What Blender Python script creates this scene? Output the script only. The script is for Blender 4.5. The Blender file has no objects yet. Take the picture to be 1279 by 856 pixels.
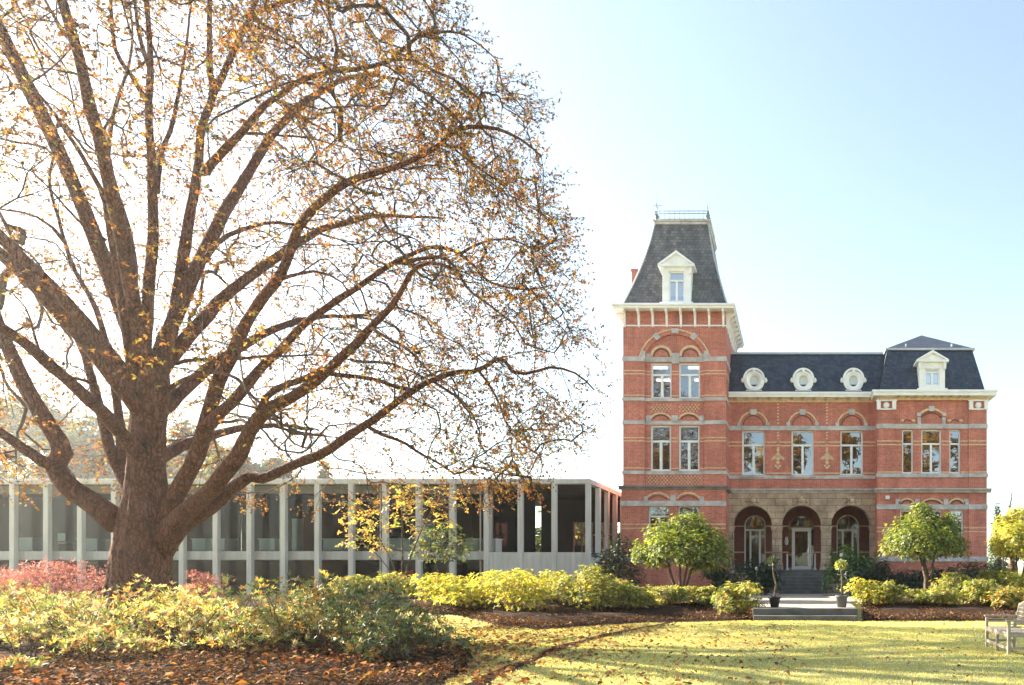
import bpy, math, random
import numpy as np
from mathutils import Vector, Matrix

# ------------------------------------------------------------------ camera, sky, sun, exposure
SC = bpy.context.scene
COL = SC.collection
F, CX, CY, CAMZ = 853.0, 993.0, 712.0, 1.62       # focal length and vanishing point in photo pixels
cam_d = bpy.data.cameras.new('camera')
cam = bpy.data.objects.new('camera', cam_d)
COL.objects.link(cam)
cam.location = (0, 0, CAMZ)
cam.rotation_euler = (math.radians(90), 0, 0)
cam_d.sensor_width = 36.0
cam_d.lens = 36.0 * F / 1279.0
cam_d.shift_x = -(CX - 639.5) / 1279.0
cam_d.shift_y = (CY - 428.0) / 1279.0
cam_d.clip_start = 0.1
cam_d.clip_end = 3000
SC.camera = cam

VEIL = 0.00055                                     # density of the volume that imitates lens veil and glare
SUN_AZ, SUN_EL = 72.0, 25.0                        # degrees left of straight ahead, degrees up
w = bpy.data.worlds.new('World')
SC.world = w
w.use_nodes = True
nt = w.node_tree
nt.nodes.clear()
sky = nt.nodes.new('ShaderNodeTexSky')
sky.sky_type = 'NISHITA'
sky.sun_disc = False
sky.sun_elevation = math.radians(SUN_EL)
sky.sun_rotation = math.radians(-SUN_AZ)
sky.air_density = 1.0
sky.dust_density = 0.7
sky.ozone_density = 1.0
bg = nt.nodes.new('ShaderNodeBackground')
bg.inputs['Strength'].default_value = 0.084
wo = nt.nodes.new('ShaderNodeOutputWorld')
hs = nt.nodes.new('ShaderNodeHueSaturation'); hs.inputs['Saturation'].default_value = 0.78
nt.links.new(sky.outputs[0], hs.inputs['Color']); tn = nt.nodes.new('ShaderNodeMix'); tn.data_type = 'RGBA'; tn.blend_type = 'MULTIPLY'; tn.inputs[0].default_value = 1.0; tn.inputs[7].default_value = (0.95, 1.0, 0.94, 1)
nt.links.new(hs.outputs[0], tn.inputs[6]); nt.links.new(tn.outputs[2], bg.inputs[0])
nt.links.new(bg.outputs[0], wo.inputs[0])

sd = bpy.data.lights.new('sun', 'SUN')
sd.energy = 5.0
sd.angle = math.radians(0.5)
sd.color = (1.0, 0.88, 0.70)
sun = bpy.data.objects.new('sun', sd)
COL.objects.link(sun)
a, e = math.radians(SUN_AZ), math.radians(SUN_EL)
SUNV = Vector((-math.sin(a) * math.cos(e), math.cos(a) * math.cos(e), math.sin(e)))
sun.rotation_euler = (-SUNV).to_track_quat('-Z', 'Y').to_euler()
sun.location = (-30, 10, 30)

vs = SC.view_settings
vs.view_transform = 'Standard'
vs.look = 'None'
vs.exposure = 2.33
vs.gamma = 1.0
vs.use_curve_mapping = False
SC.render.engine = 'CYCLES'
SC.cycles.max_bounces = 8
SC.cycles.transparent_max_bounces = 12
SC.cycles.volume_bounces = 0
SC.cycles.use_denoising = True
SC.cycles.sample_clamp_indirect = 8.0

# ------------------------------------------------------------------ helpers
def X_(px, Y): return (px - CX) / F * Y
def Z_(py, Y): return CAMZ + (CY - py) / F * Y
def at(px, py, Y): return np.array((X_(px, Y), Y, Z_(py, Y)))
def sstep(t):
    t = np.clip(t, 0, 1)
    return t * t * (3 - 2 * t)
def gh(x, y):                                      # height of the ground
    return 0.35 * sstep((np.asarray(y, float) - 22.6) / 4.0) + 0.0 * np.asarray(x, float)

def tag(o, label=None, cat=None, group=None, kind=None):
    if label: o['label'] = label
    if cat: o['category'] = cat
    if group: o['group'] = group
    if kind: o['kind'] = kind
    return o
def empty(name, loc, label, cat, group=None):
    o = bpy.data.objects.new(name, None)
    COL.objects.link(o)
    o.location = loc
    o.empty_display_size = 0.3
    return tag(o, label, cat, group)
def wloc(o):
    v = Vector((0, 0, 0))
    while o is not None:
        v = v + o.location
        o = o.parent
    return v
def copy_tree(o, parent=None):
    c = o.copy()
    COL.objects.link(c)
    if parent is not None: c.parent = parent
    for ch in [k for k in bpy.data.objects if k.parent == o]:
        copy_tree(ch, c)
    return c

class MB:
    def __init__(s):
        s.v = []; s.f = []; s.sm = []
    def add(s, vs_, fs, smooth=False):
        b = len(s.v)
        s.v.extend(tuple(p) for p in vs_)
        for f in fs:
            s.f.append(tuple(i + b for i in f)); s.sm.append(smooth)
        return s
    def box(s, x0, x1, y0, y1, z0, z1):
        return s.add([(x0,y0,z0),(x1,y0,z0),(x1,y1,z0),(x0,y1,z0),(x0,y0,z1),(x1,y0,z1),(x1,y1,z1),(x0,y1,z1)],
              [(0,3,2,1),(4,5,6,7),(0,1,5,4),(1,2,6,5),(2,3,7,6),(3,0,4,7)])
    def quad(s, a, b, c, d): return s.add([a, b, c, d], [(0, 1, 2, 3)])
    def prism_xz(s, poly, y0, y1):                 # outline in x,z pushed from y0 to y1
        n = len(poly)
        vs_ = [(p[0], y0, p[1]) for p in poly] + [(p[0], y1, p[1]) for p in poly]
        fs = [tuple(range(n)), tuple(range(2 * n - 1, n - 1, -1))]
        for i in range(n):
            j = (i + 1) % n
            fs.append((i, i + n, j + n, j))
        return s.add(vs_, fs)
    def prism_yz(s, poly, x0, x1):
        n = len(poly)
        vs_ = [(x0, p[0], p[1]) for p in poly] + [(x1, p[0], p[1]) for p in poly]
        fs = [tuple(range(n)), tuple(range(2 * n - 1, n - 1, -1))]
        for i in range(n):
            j = (i + 1) % n
            fs.append((i, i + n, j + n, j))
        return s.add(vs_, fs)
    def arc(s, xc, zs, hw, rise, th, y0, y1, n=18):  # ring over an arch: half width, rise, thickness
        R = (hw * hw + rise * rise) / (2 * rise)
        zc = zs + rise - R
        t0 = math.asin(min(1, hw / R))
        if rise > hw: t0 = math.pi - t0
        ins, out = [], []
        for i in range(n + 1):
            t = -t0 + 2 * t0 * i / n
            ins.append((xc + R * math.sin(t), zc + R * math.cos(t)))
            out.append((xc + (R + th) * math.sin(t), zc + (R + th) * math.cos(t)))
        for i in range(n):
            q = [ins[i], ins[i+1], out[i+1], out[i]]
            s.add([(p[0], y0, p[1]) for p in q] + [(p[0], y1, p[1]) for p in q],
                  [(0,1,2,3), (0,4,5,1), (2,6,7,3)] + ([(3,7,4,0)] if i == 0 else []) + ([(1,5,6,2)] if i == n-1 else []))
        return s
    def tube(s, pts, rad, n=6, cap=True, ell=None):
        pts = [Vector(p) for p in pts]
        m = len(pts)
        if m < 2: return s
        b = len(s.v)
        up = Vector((0.13, 0.31, 0.94))
        prev = None
        for i in range(m):
            d = (pts[min(i+1, m-1)] - pts[max(i-1, 0)])
            if d.length < 1e-9: d = Vector((0, 0, 1))
            d.normalize()
            if prev is None:
                u = d.cross(up)
                if u.length < 0.05: u = d.cross(Vector((1, 0, 0)))
            else:
                u = prev - d * prev.dot(d)
            u.normalize(); prev = u
            v = d.cross(u)
            r = rad[i] if hasattr(rad, '__len__') else rad
            for k in range(n):
                t = 2 * math.pi * k / n
                p = pts[i] + (u * math.cos(t) + v * math.sin(t)) * r
                s.v.append(tuple(p))
        for i in range(m - 1):
            for k in range(n):
                k2 = (k + 1) % n
                s.f.append((b+i*n+k, b+i*n+k2, b+(i+1)*n+k2, b+(i+1)*n+k)); s.sm.append(True)
        if cap:
            s.f.append(tuple(b + k for k in range(n-1, -1, -1))); s.sm.append(False)
            s.f.append(tuple(b + (m-1)*n + k for k in range(n))); s.sm.append(False)
        return s
    def lathe(s, cx, cy, prof, n=20):
        b = len(s.v)
        for r, z in prof:
            for k in range(n):
                t = 2 * math.pi * k / n
                s.v.append((cx + r * math.cos(t), cy + r * math.sin(t), z))
        for i in range(len(prof) - 1):
            for k in range(n):
                k2 = (k+1) % n
                s.f.append((b+i*n+k, b+i*n+k2, b+(i+1)*n+k2, b+(i+1)*n+k)); s.sm.append(True)
        return s
    def xform(s, M, start=0):
        for i in range(start, len(s.v)):
            s.v[i] = tuple(M @ Vector(s.v[i]))
        return s
    def wall(s, x0, x1, z0, z1, yf, yb, ops=()):   # front face with openings (a,b,zbottom,zspring,rise) and their reveals
        xs = sorted({x0, x1} | {q for o in ops for q in (o[0], o[1]) if x0 < q < x1})
        for i in range(len(xs) - 1):
            xa, xb = xs[i], xs[i+1]
            if xb - xa < 1e-6: continue
            xm = (xa + xb) / 2
            cuts = sorted((o[2], o[3] + o[4]) for o in ops if o[0] < xm < o[1])
            z = z0
            for c0, c1 in cuts + [(z1, z1)]:
                if c0 - z > 1e-6:
                    s.quad((xa,yf,z),(xb,yf,z),(xb,yf,c0),(xa,yf,c0))
                z = max(z, c1)
        for a_, b_, zb, zs, rise in ops:
            s.quad((a_,yf,zb),(a_,yb,zb),(a_,yb,zs),(a_,yf,zs))
            s.quad((b_,yb,zb),(b_,yf,zb),(b_,yf,zs),(b_,yb,zs))
            s.quad((a_,yb,zb),(a_,yf,zb),(b_,yf,zb),(b_,yb,zb))
            if rise <= 0:
                s.quad((a_,yf,zs),(a_,yb,zs),(b_,yb,zs),(b_,yf,zs))
            else:
                hw = (b_ - a_) / 2; xc = (a_ + b_) / 2
                R = (hw*hw + rise*rise) / (2*rise); zc = zs + rise - R
                t0 = math.asin(min(1, hw / R))
                n = 20
                P = [(xc + R*math.sin(-t0 + 2*t0*k/n), zc + R*math.cos(-t0 + 2*t0*k/n)) for k in range(n+1)]
                zt = zs + rise
                for k in range(n):
                    p, q = P[k], P[k+1]
                    s.quad((p[0],yf,p[1]),(q[0],yf,q[1]),(q[0],yf,zt),(p[0],yf,zt))
                    s.quad((p[0],yf,p[1]),(p[0],yb,p[1]),(q[0],yb,q[1]),(q[0],yf,q[1]))
        return s
    def build(s, name, mat, parent=None, origin=None, bevel=0):
        me = bpy.data.meshes.new(name)
        if parent is not None: o_ = wloc(parent)
        else: o_ = Vector(origin) if origin is not None else Vector((0, 0, 0))
        V = np.array(s.v, float).reshape(-1, 3) - np.array(o_)
        me.from_pydata(V.tolist(), [], s.f)
        me.polygons.foreach_set('use_smooth', s.sm)
        me.materials.append(mat)
        me.update()
        ob = bpy.data.objects.new(name, me)
        COL.objects.link(ob)
        if parent is not None: ob.parent = parent
        else: ob.location = o_
        if bevel:
            md = ob.modifiers.new('edge', 'BEVEL')
            md.width = bevel; md.segments = 1; md.limit_method = 'ANGLE'
        return ob

def fast_mesh(name, V, faces_n, mat, parent=None, origin=None, col=None, smooth=False):
    """V: (n,3) vertices, faces of faces_n consecutive vertices each."""
    o_ = wloc(parent) if parent is not None else Vector(origin if origin is not None else (0, 0, 0))
    V = np.asarray(V, np.float32) - np.array(o_, np.float32)
    n = len(V); m = n // faces_n
    me = bpy.data.meshes.new(name)
    me.vertices.add(n); me.vertices.foreach_set('co', V.ravel())
    me.loops.add(n); me.loops.foreach_set('vertex_index', np.arange(n, dtype=np.int32))
    me.polygons.add(m)
    me.polygons.foreach_set('loop_start', np.arange(0, n, faces_n, dtype=np.int32))
    if smooth: me.polygons.foreach_set('use_smooth', np.ones(m, bool))
    if col is not None:
        c = np.ones((n, 4), np.float32); c[:, :3] = np.repeat(col, faces_n, axis=0)
        at_ = me.color_attributes.new('col', 'FLOAT_COLOR', 'POINT')
        at_.data.foreach_set('color', c.ravel())
    me.materials.append(mat)
    me.update(calc_edges=True)
    ob = bpy.data.objects.new(name, me)
    COL.objects.link(ob)
    if parent is not None: ob.parent = parent
    else: ob.location = o_
    return ob

def unit(a):
    return a / np.maximum(np.linalg.norm(a, axis=-1, keepdims=True), 1e-9)
def leaf_quads(P, D, N, L, W, fold=0.25):
    """leaf blades: base P, direction D, rough normal N, length L, width W -> (4n,3)"""
    D = unit(D); S = unit(np.cross(D, N)); N = np.cross(S, D)
    L = np.asarray(L)[:, None]; W = np.asarray(W)[:, None]
    mid = P + D * L * 0.52
    a = P; c = P + D * L - N * L * 0.14
    b = mid + S * W * 0.5 + N * W * fold
    d = mid - S * W * 0.5 + N * W * fold
    return np.stack([a, b, c, d], 1).reshape(-1, 3)
def pal(rng, n, cols, jit=0.18):
    cs = np.array([c[:3] for c, _ in cols]); ws = np.array([w_ for _, w_ in cols], float); ws /= ws.sum()
    c = cs[rng.choice(len(cs), n, p=ws)]
    c = c * np.exp(rng.normal(0, jit, (n, 1))) * np.exp(rng.normal(0, jit * 0.35, (n, 3)))
    return np.clip(c, 0.004, 0.85)
def rdir(rng, n):
    return unit(rng.normal(0, 1, (n, 3)))

# ------------------------------------------------------------------ materials
def new_mat(name):
    m = bpy.data.materials.new(name); m.use_nodes = True
    n = m.node_tree; n.nodes.clear()
    out = n.nodes.new('ShaderNodeOutputMaterial')
    return m, n, out
def node(n, t, **kw):
    x = n.nodes.new(t)
    for k, v in kw.items(): setattr(x, k, v)
    return x
def ramp(n, fac, stops):
    r = node(n, 'ShaderNodeValToRGB')
    el = r.color_ramp.elements
    while len(el) < len(stops): el.new(0.5)
    for e_, (p, c) in zip(el, stops):
        e_.position = p; e_.color = (*c, 1)
    n.links.new(fac, r.inputs[0])
    return r.outputs[0]
def noise(n, vec, scale, detail=4, rough=0.55):
    t = node(n, 'ShaderNodeTexNoise'); t.inputs['Scale'].default_value = scale
    t.inputs['Detail'].default_value = detail; t.inputs['Roughness'].default_value = rough
    if vec is not None: n.links.new(vec, t.inputs['Vector'])
    return t.outputs['Fac']
def mixc(n, fac, a_, b_, mode='MIX'):
    m = node(n, 'ShaderNodeMix', data_type='RGBA', blend_type=mode)
    if isinstance(fac, (int, float)): m.inputs[0].default_value = fac
    else: n.links.new(fac, m.inputs[0])
    for i, c in ((6, a_), (7, b_)):
        if isinstance(c, tuple): m.inputs[i].default_value = (*c, 1)
        else: n.links.new(c, m.inputs[i])
    return m.outputs[2]
def geo_pos(n):
    return node(n, 'ShaderNodeNewGeometry').outputs['Position']
def bump(n, h, strength, dist):
    b = node(n, 'ShaderNodeBump'); b.inputs['Strength'].default_value = strength
    b.inputs['Distance'].default_value = dist
    n.links.new(h, b.inputs['Height'])
    return b.outputs[0]
def princ(n, out, color, rough=0.8, normal=None, metal=0.0, spec=0.3):
    p = node(n, 'ShaderNodeBsdfPrincipled')
    if isinstance(color, tuple): p.inputs['Base Color'].default_value = (*color, 1)
    else: n.links.new(color, p.inputs['Base Color'])
    p.inputs['Roughness'].default_value = rough
    p.inputs['Metallic'].default_value = metal
    p.inputs['Specular IOR Level'].default_value = spec
    if normal is not None: n.links.new(normal, p.inputs['Normal'])
    n.links.new(p.outputs[0], out.inputs[0])
    return p
def plain(name, c, rough=0.7, var=0.25, scale=3.0, bmp=0.0, metal=0.0, spec=0.3, streak=False):
    m, n, out = new_mat(name)
    pos = geo_pos(n)
    if streak:
        mp = node(n, 'ShaderNodeMapping'); mp.inputs['Scale'].default_value = (3.0, 3.0, 0.35)
        n.links.new(pos, mp.inputs[0]); v = mp.outputs[0]
    else: v = pos
    f = noise(n, v, scale, 5, 0.6)
    c0 = tuple(max(0, q * (1 - var)) for q in c); c1 = tuple(min(0.9, q * (1 + var)) for q in c)
    col = ramp(n, f, [(0.3, c0), (0.7, c1)])
    nm = bump(n, noise(n, pos, scale * 12, 4), bmp, 0.02) if bmp else None
    princ(n, out, col, rough, nm, metal, spec)
    return m
def wall_uv(n):                                    # (x+y, z) so that courses run level on every face
    pos = geo_pos(n)
    sp = node(n, 'ShaderNodeSeparateXYZ'); n.links.new(pos, sp.inputs[0])
    ad = node(n, 'ShaderNodeMath', operation='ADD'); n.links.new(sp.outputs[0], ad.inputs[0]); n.links.new(sp.outputs[1], ad.inputs[1])
    cb = node(n, 'ShaderNodeCombineXYZ'); n.links.new(ad.outputs[0], cb.inputs[0]); n.links.new(sp.outputs[2], cb.inputs[1])
    return cb.outputs[0], pos, sp
def brick_mat(name, c1, c2, mortar, bw=0.22, rh=0.065, ms=0.009, soft=0.3):
    m, n, out = new_mat(name)
    uv, pos, sp = wall_uv(n)
    b = node(n, 'ShaderNodeTexBrick')
    b.inputs['Scale'].default_value = 1.0
    b.inputs['Brick Width'].default_value = bw; b.inputs['Row Height'].default_value = rh
    b.inputs['Mortar Size'].default_value = ms; b.inputs['Mortar Smooth'].default_value = 0.2
    b.inputs['Color1'].default_value = (*c1, 1); b.inputs['Color2'].default_value = (*c2, 1); b.inputs['Mortar'].default_value = (*mortar, 1)
    n.links.new(uv, b.inputs['Vector'])
    big = noise(n, pos, 0.7, 5, 0.6)
    col = mixc(n, soft, b.outputs[0], ramp(n, big, [(0.3, (0.62,0.6,0.58)), (0.7, (1.25,1.25,1.25))]), 'MULTIPLY')
    mp = node(n, 'ShaderNodeMapping'); mp.inputs['Scale'].default_value = (2.6, 2.6, 0.28); n.links.new(pos, mp.inputs[0])
    col = mixc(n, 0.55, col, ramp(n, noise(n, mp.outputs[0], 1.0, 5, 0.65), [(0.32, (0.66,0.64,0.63)), (0.62, (1.12,1.12,1.12))]), 'MULTIPLY')
    fine = noise(n, uv, 9.0, 3, 0.7)
    col = mixc(n, 0.35, col, ramp(n, fine, [(0.3, (0.5,0.48,0.48)), (0.7, (1.45,1.4,1.35))]), 'MULTIPLY')
    nm = bump(n, b.outputs['Fac'], 0.35, -0.01)
    princ(n, out, col, 0.88, nm, 0, 0.2)
    return m
def slate_mat(name, c1, c2, gap, bw, rh, blotch, rough=0.45, zlo=None):
    m, n, out = new_mat(name)
    uv, pos, sp = wall_uv(n)
    b = node(n, 'ShaderNodeTexBrick')
    b.inputs['Scale'].default_value = 1.0
    b.inputs['Brick Width'].default_value = bw; b.inputs['Row Height'].default_value = rh
    b.inputs['Mortar Size'].default_value = 0.012; b.inputs['Mortar Smooth'].default_value = 0.4
    b.inputs['Color1'].default_value = (*c1, 1); b.inputs['Color2'].default_value = (*c2, 1); b.inputs['Mortar'].default_value = (*gap, 1)
    n.links.new(uv, b.inputs['Vector'])
    mp = node(n, 'ShaderNodeMapping'); mp.inputs['Scale'].default_value = (2.2, 2.2, 0.5)
    n.links.new(pos, mp.inputs[0])
    st = noise(n, mp.outputs[0], 1.3, 5, 0.65)
    col = mixc(n, blotch, b.outputs[0], ramp(n, st, [(0.3, (0.5,0.5,0.55)), (0.72, (1.5,1.48,1.4))]), 'MULTIPLY')
    nm = bump(n, b.outputs['Fac'], 0.5, -0.012)
    princ(n, out, col, rough, nm, 0, 0.4)
    return m
def leaf_mat(name, trans=0.45, gloss=0.06, rough=0.45):
    m, n, out = new_mat(name)
    at_ = node(n, 'ShaderNodeAttribute', attribute_name='col')
    df = node(n, 'ShaderNodeBsdfDiffuse'); n.links.new(at_.outputs['Color'], df.inputs[0])
    tr = node(n, 'ShaderNodeBsdfTranslucent')
    tc = mixc(n, 1.0, at_.outputs['Color'], (1.5, 1.35, 0.75), 'MULTIPLY')
    n.links.new(tc, tr.inputs[0])
    m1 = node(n, 'ShaderNodeMixShader'); m1.inputs[0].default_value = trans
    n.links.new(df.outputs[0], m1.inputs[1]); n.links.new(tr.outputs[0], m1.inputs[2])
    gl = node(n, 'ShaderNodeBsdfGlossy'); gl.inputs['Roughness'].default_value = rough
    gl.inputs[0].default_value = (1, 1, 1, 1)
    m2 = node(n, 'ShaderNodeMixShader'); m2.inputs[0].default_value = gloss
    n.links.new(m1.outputs[0], m2.inputs[1]); n.links.new(gl.outputs[0], m2.inputs[2])
    n.links.new(m2.outputs[0], out.inputs[0])
    return m
def glass_mat(name, tint=(0.75, 0.8, 0.8), refl=0.14, rough=0.0, wave=0.0, ior=1.5):
    m, n, out = new_mat(name)
    tr = node(n, 'ShaderNodeBsdfTransparent'); tr.inputs[0].default_value = (*tint, 1)
    gl = node(n, 'ShaderNodeBsdfGlossy'); gl.inputs['Roughness'].default_value = rough
    gl.inputs[0].default_value = (0.95, 0.97, 1, 1)
    fr = node(n, 'ShaderNodeFresnel'); fr.inputs[0].default_value = ior
    ad = node(n, 'ShaderNodeMath', operation='ADD', use_clamp=True); ad.inputs[1].default_value = refl
    n.links.new(fr.outputs[0], ad.inputs[0])
    if wave:
        nm = bump(n, noise(n, geo_pos(n), 1.1, 2), wave, 0.05)
        n.links.new(nm, gl.inputs['Normal'])
    mx = node(n, 'ShaderNodeMixShader')
    n.links.new(ad.outputs[0], mx.inputs[0]); n.links.new(tr.outputs[0], mx.inputs[1]); n.links.new(gl.outputs[0], mx.inputs[2])
    n.links.new(mx.outputs[0], out.inputs[0])
    return m

M = {}
M['brick'] = brick_mat('red_brick', (0.63,0.18,0.125), (0.45,0.118,0.086), (0.54,0.34,0.27), soft=0.6)
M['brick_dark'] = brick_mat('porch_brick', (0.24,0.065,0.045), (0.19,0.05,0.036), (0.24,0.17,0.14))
M['cream'] = plain('cream_brick', (0.66,0.47,0.29), 0.85, 0.22, 6.0)
M['stone'] = plain('blue_stone', (0.48,0.445,0.44), 0.75, 0.32, 2.2, 0.15)
M['stone_dark'] = plain('weathered_blue_stone', (0.22,0.205,0.20), 0.8, 0.35, 2.0, 0.15)
M['white'] = plain('white_paint', (0.86,0.845,0.82), 0.55, 0.10, 2.5)
M['white_win'] = plain('white_window_paint', (0.82,0.82,0.82), 0.4, 0.04, 3.0)
M['slate'] = slate_mat('dark_blue_slate', (0.028,0.037,0.060), (0.06,0.07,0.10), (0.02,0.022,0.03), 0.22, 0.14, 0.75, 0.5)
M['slate_top'] = slate_mat('grey_slate', (0.155,0.148,0.15), (0.08,0.08,0.09), (0.045,0.043,0.045), 0.22, 0.17, 0.75, 0.6)
M['zinc'] = plain('zinc', (0.42,0.44,0.46), 0.45, 0.15, 2.0, metal=0.3)
M['iron'] = plain('painted_iron', (0.16,0.19,0.22), 0.5, 0.2, 4.0)
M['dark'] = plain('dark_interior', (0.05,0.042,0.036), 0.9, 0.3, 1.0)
M['glass_porch'] = glass_mat('porch_glass', (0.8,0.82,0.82), 0.03, 0.0, 0.05)
M['glass_side'] = glass_mat('side_glazing', (0.7,0.74,0.75), 0.0, 0.0, 0.0, 1.06)
M['oculus_pane'] = plain('oculus_pane', (0.58,0.60,0.60), 0.25, 0.1, 2.0, spec=0.6)
M['glass'] = glass_mat('window_glass', (0.8,0.82,0.82), 0.24, 0.0, 0.05)
M['glass_pale'] = glass_mat('dormer_glass', (0.8,0.82,0.82), 0.42, 0.08)
M['glass_pav'] = glass_mat('tall_glazing', (0.62,0.68,0.69), 0.0, 0.0, 0.0, 1.28)
M['concrete'] = plain('pale_concrete', (0.52,0.51,0.50), 0.8, 0.17, 1.6, 0.08, streak=True)
M['concrete_slab'] = plain('grey_concrete', (0.42,0.425,0.43), 0.8, 0.16, 1.4, 0.08, streak=True)
M['alu'] = plain('grey_aluminium', (0.36,0.37,0.38), 0.4, 0.05, 2.0, metal=0.4)
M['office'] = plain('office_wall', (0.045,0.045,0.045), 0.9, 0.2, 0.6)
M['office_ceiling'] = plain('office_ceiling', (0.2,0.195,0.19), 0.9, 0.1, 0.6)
M['desk'] = plain('pale_desk_laminate', (0.56,0.66,0.66), 0.5, 0.06, 2.0)
M['bark'] = None
M['step'] = plain('step_stone', (0.115,0.11,0.105), 0.85, 0.35, 2.5, 0.2)
M['gravel'] = plain('pale_gravel', (0.43,0.36,0.30), 0.95, 0.15, 5.0, 0.3)
M['teak'] = plain('weathered_teak', (0.36,0.31,0.25), 0.8, 0.25, 6.0, 0.1)
M['pot_black'] = plain('black_pot', (0.03,0.028,0.028), 0.6, 0.3, 5.0)
M['pot_grey'] = plain('grey_pot', (0.10,0.105,0.115), 0.65, 0.2, 5.0)
M['soil'] = plain('potting_soil', (0.03,0.022,0.016), 0.95, 0.4, 20.0)
M['lamp'] = plain('lamp_housing', (0.75,0.72,0.66), 0.4, 0.05, 3.0)
M['leaf'] = leaf_mat('autumn_leaf', 0.46, 0.03)
M['leaf_shrub'] = leaf_mat('shrub_leaf', 0.54, 0.045, 0.5)
M['leaf_dark'] = leaf_mat('evergreen_leaf', 0.15, 0.05, 0.45)
M['litter'] = leaf_mat('leaf_litter', 0.2, 0.02, 0.6)
M['blade'] = leaf_mat('grass_blade', 0.5, 0.03, 0.5)

def sandstone():
    m, n, out = new_mat('porch_sandstone')
    uv, pos, sp = wall_uv(n)
    b = node(n, 'ShaderNodeTexBrick'); b.inputs['Scale'].default_value = 1.0
    b.inputs['Brick Width'].default_value = 0.95; b.inputs['Row Height'].default_value = 0.37
    b.inputs['Mortar Size'].default_value = 0.012
    b.inputs['Color1'].default_value = (0.50,0.385,0.285,1); b.inputs['Color2'].default_value = (0.40,0.295,0.215,1); b.inputs['Mortar'].default_value = (0.13,0.09,0.065,1)
    n.links.new(uv, b.inputs['Vector'])
    col = mixc(n, 0.8, b.outputs[0], ramp(n, noise(n, pos, 1.6, 6, 0.65), [(0.3, (0.45,0.42,0.4)), (0.68, (1.35,1.3,1.25))]), 'MULTIPLY')
    princ(n, out, col, 0.9, bump(n, noise(n, pos, 14, 5), 0.25, 0.02))
    return m
M['sandstone'] = sandstone()
def bark_mat(name, c0, c1, c2, scale):
    m, n, out = new_mat(name)
    pos = geo_pos(n)
    mp = node(n, 'ShaderNodeMapping'); mp.inputs['Scale'].default_value = (1.7, 1.7, 0.42)
    n.links.new(pos, mp.inputs[0])
    v = node(n, 'ShaderNodeTexVoronoi', feature='DISTANCE_TO_EDGE'); v.inputs['Scale'].default_value = scale
    wv = node(n, 'ShaderNodeVectorMath', operation='ADD')
    nz = node(n, 'ShaderNodeTexNoise'); nz.inputs['Scale'].default_value = 5.0; n.links.new(pos, nz.inputs[0])
    sc = node(n, 'ShaderNodeVectorMath', operation='SCALE'); sc.inputs['Scale'].default_value = 0.3
    n.links.new(nz.outputs['Color'], sc.inputs[0]); n.links.new(mp.outputs[0], wv.inputs[0]); n.links.new(sc.outputs[0], wv.inputs[1])
    n.links.new(wv.outputs[0], v.inputs['Vector'])
    crack = ramp(n, v.outputs['Distance'], [(0.0, (0.28,0.26,0.25)), (0.2, (1.1,1.1,1.1))])
    col = ramp(n, noise(n, pos, 2.0, 6, 0.7), [(0.28, c0), (0.5, c1), (0.75, c2)])
    col = mixc(n, 0.8, col, crack, 'MULTIPLY')
    h = node(n, 'ShaderNodeMath', operation='MINIMUM'); h.inputs[1].default_value = 0.2; n.links.new(v.outputs['Distance'], h.inputs[0])
    ad = node(n, 'ShaderNodeMath', operation='ADD'); n.links.new(h.outputs[0], ad.inputs[0])
    f2 = node(n, 'ShaderNodeMath', operation='MULTIPLY'); f2.inputs[1].default_value = 0.25; n.links.new(noise(n, pos, 22, 4), f2.inputs[0])
    n.links.new(f2.outputs[0], ad.inputs[1])
    princ(n, out, col, 0.9, bump(n, ad.outputs[0], 0.9, 0.12))
    return m
M['bark'] = bark_mat('chestnut_bark', (0.06,0.03,0.02), (0.19,0.078,0.047), (0.125,0.08,0.045), 8.0)
M['bark_pale'] = bark_mat('shrub_bark', (0.10,0.075,0.05), (0.20,0.15,0.105), (0.24,0.18,0.13), 14.0)
M['twig'] = plain('twig_bark', (0.085,0.06,0.045), 0.9, 0.3, 4.0)
def lawn_mat():
    m, n, out = new_mat('lawn_grass')
    pos = geo_pos(n)
    a_ = ramp(n, noise(n, pos, 0.45, 5, 0.6), [(0.3, (0.34,0.36,0.17)), (0.55, (0.45,0.43,0.21)), (0.8, (0.50,0.43,0.25))])
    b_ = ramp(n, noise(n, pos, 25, 4, 0.7), [(0.25, (0.5,0.5,0.45)), (0.75, (1.4,1.35,1.3))])
    princ(n, out, mixc(n, 0.8, a_, b_, 'MULTIPLY'), 0.95, bump(n, noise(n, pos, 45, 4, 0.8), 0.7, 0.04), 0, 0.1)
    return m
M['lawn'] = lawn_mat()
def mulch_mat():
    m, n, out = new_mat('bark_mulch')
    pos = geo_pos(n)
    a_ = ramp(n, noise(n, pos, 1.2, 6, 0.7), [(0.3, (0.022,0.014,0.010)), (0.55, (0.05,0.029,0.02)), (0.8, (0.10,0.055,0.033))])
    b_ = ramp(n, noise(n, pos, 30, 4, 0.8), [(0.25, (0.4,0.4,0.4)), (0.75, (1.7,1.6,1.5))])
    princ(n, out, mixc(n, 0.8, a_, b_, 'MULTIPLY'), 0.95, bump(n, noise(n, pos, 30, 4, 0.8), 0.8, 0.05), 0, 0.1)
    return m
M['mulch'] = mulch_mat()

def tube_mat():
    m, n, out = new_mat('lit_tube')
    e_ = node(n, 'ShaderNodeEmission'); e_.inputs[0].default_value = (1.0, 0.97, 0.92, 1); e_.inputs[1].default_value = 1.2
    n.links.new(e_.outputs[0], out.inputs[0])
    return m
M['lit_tube'] = tube_mat()
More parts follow.
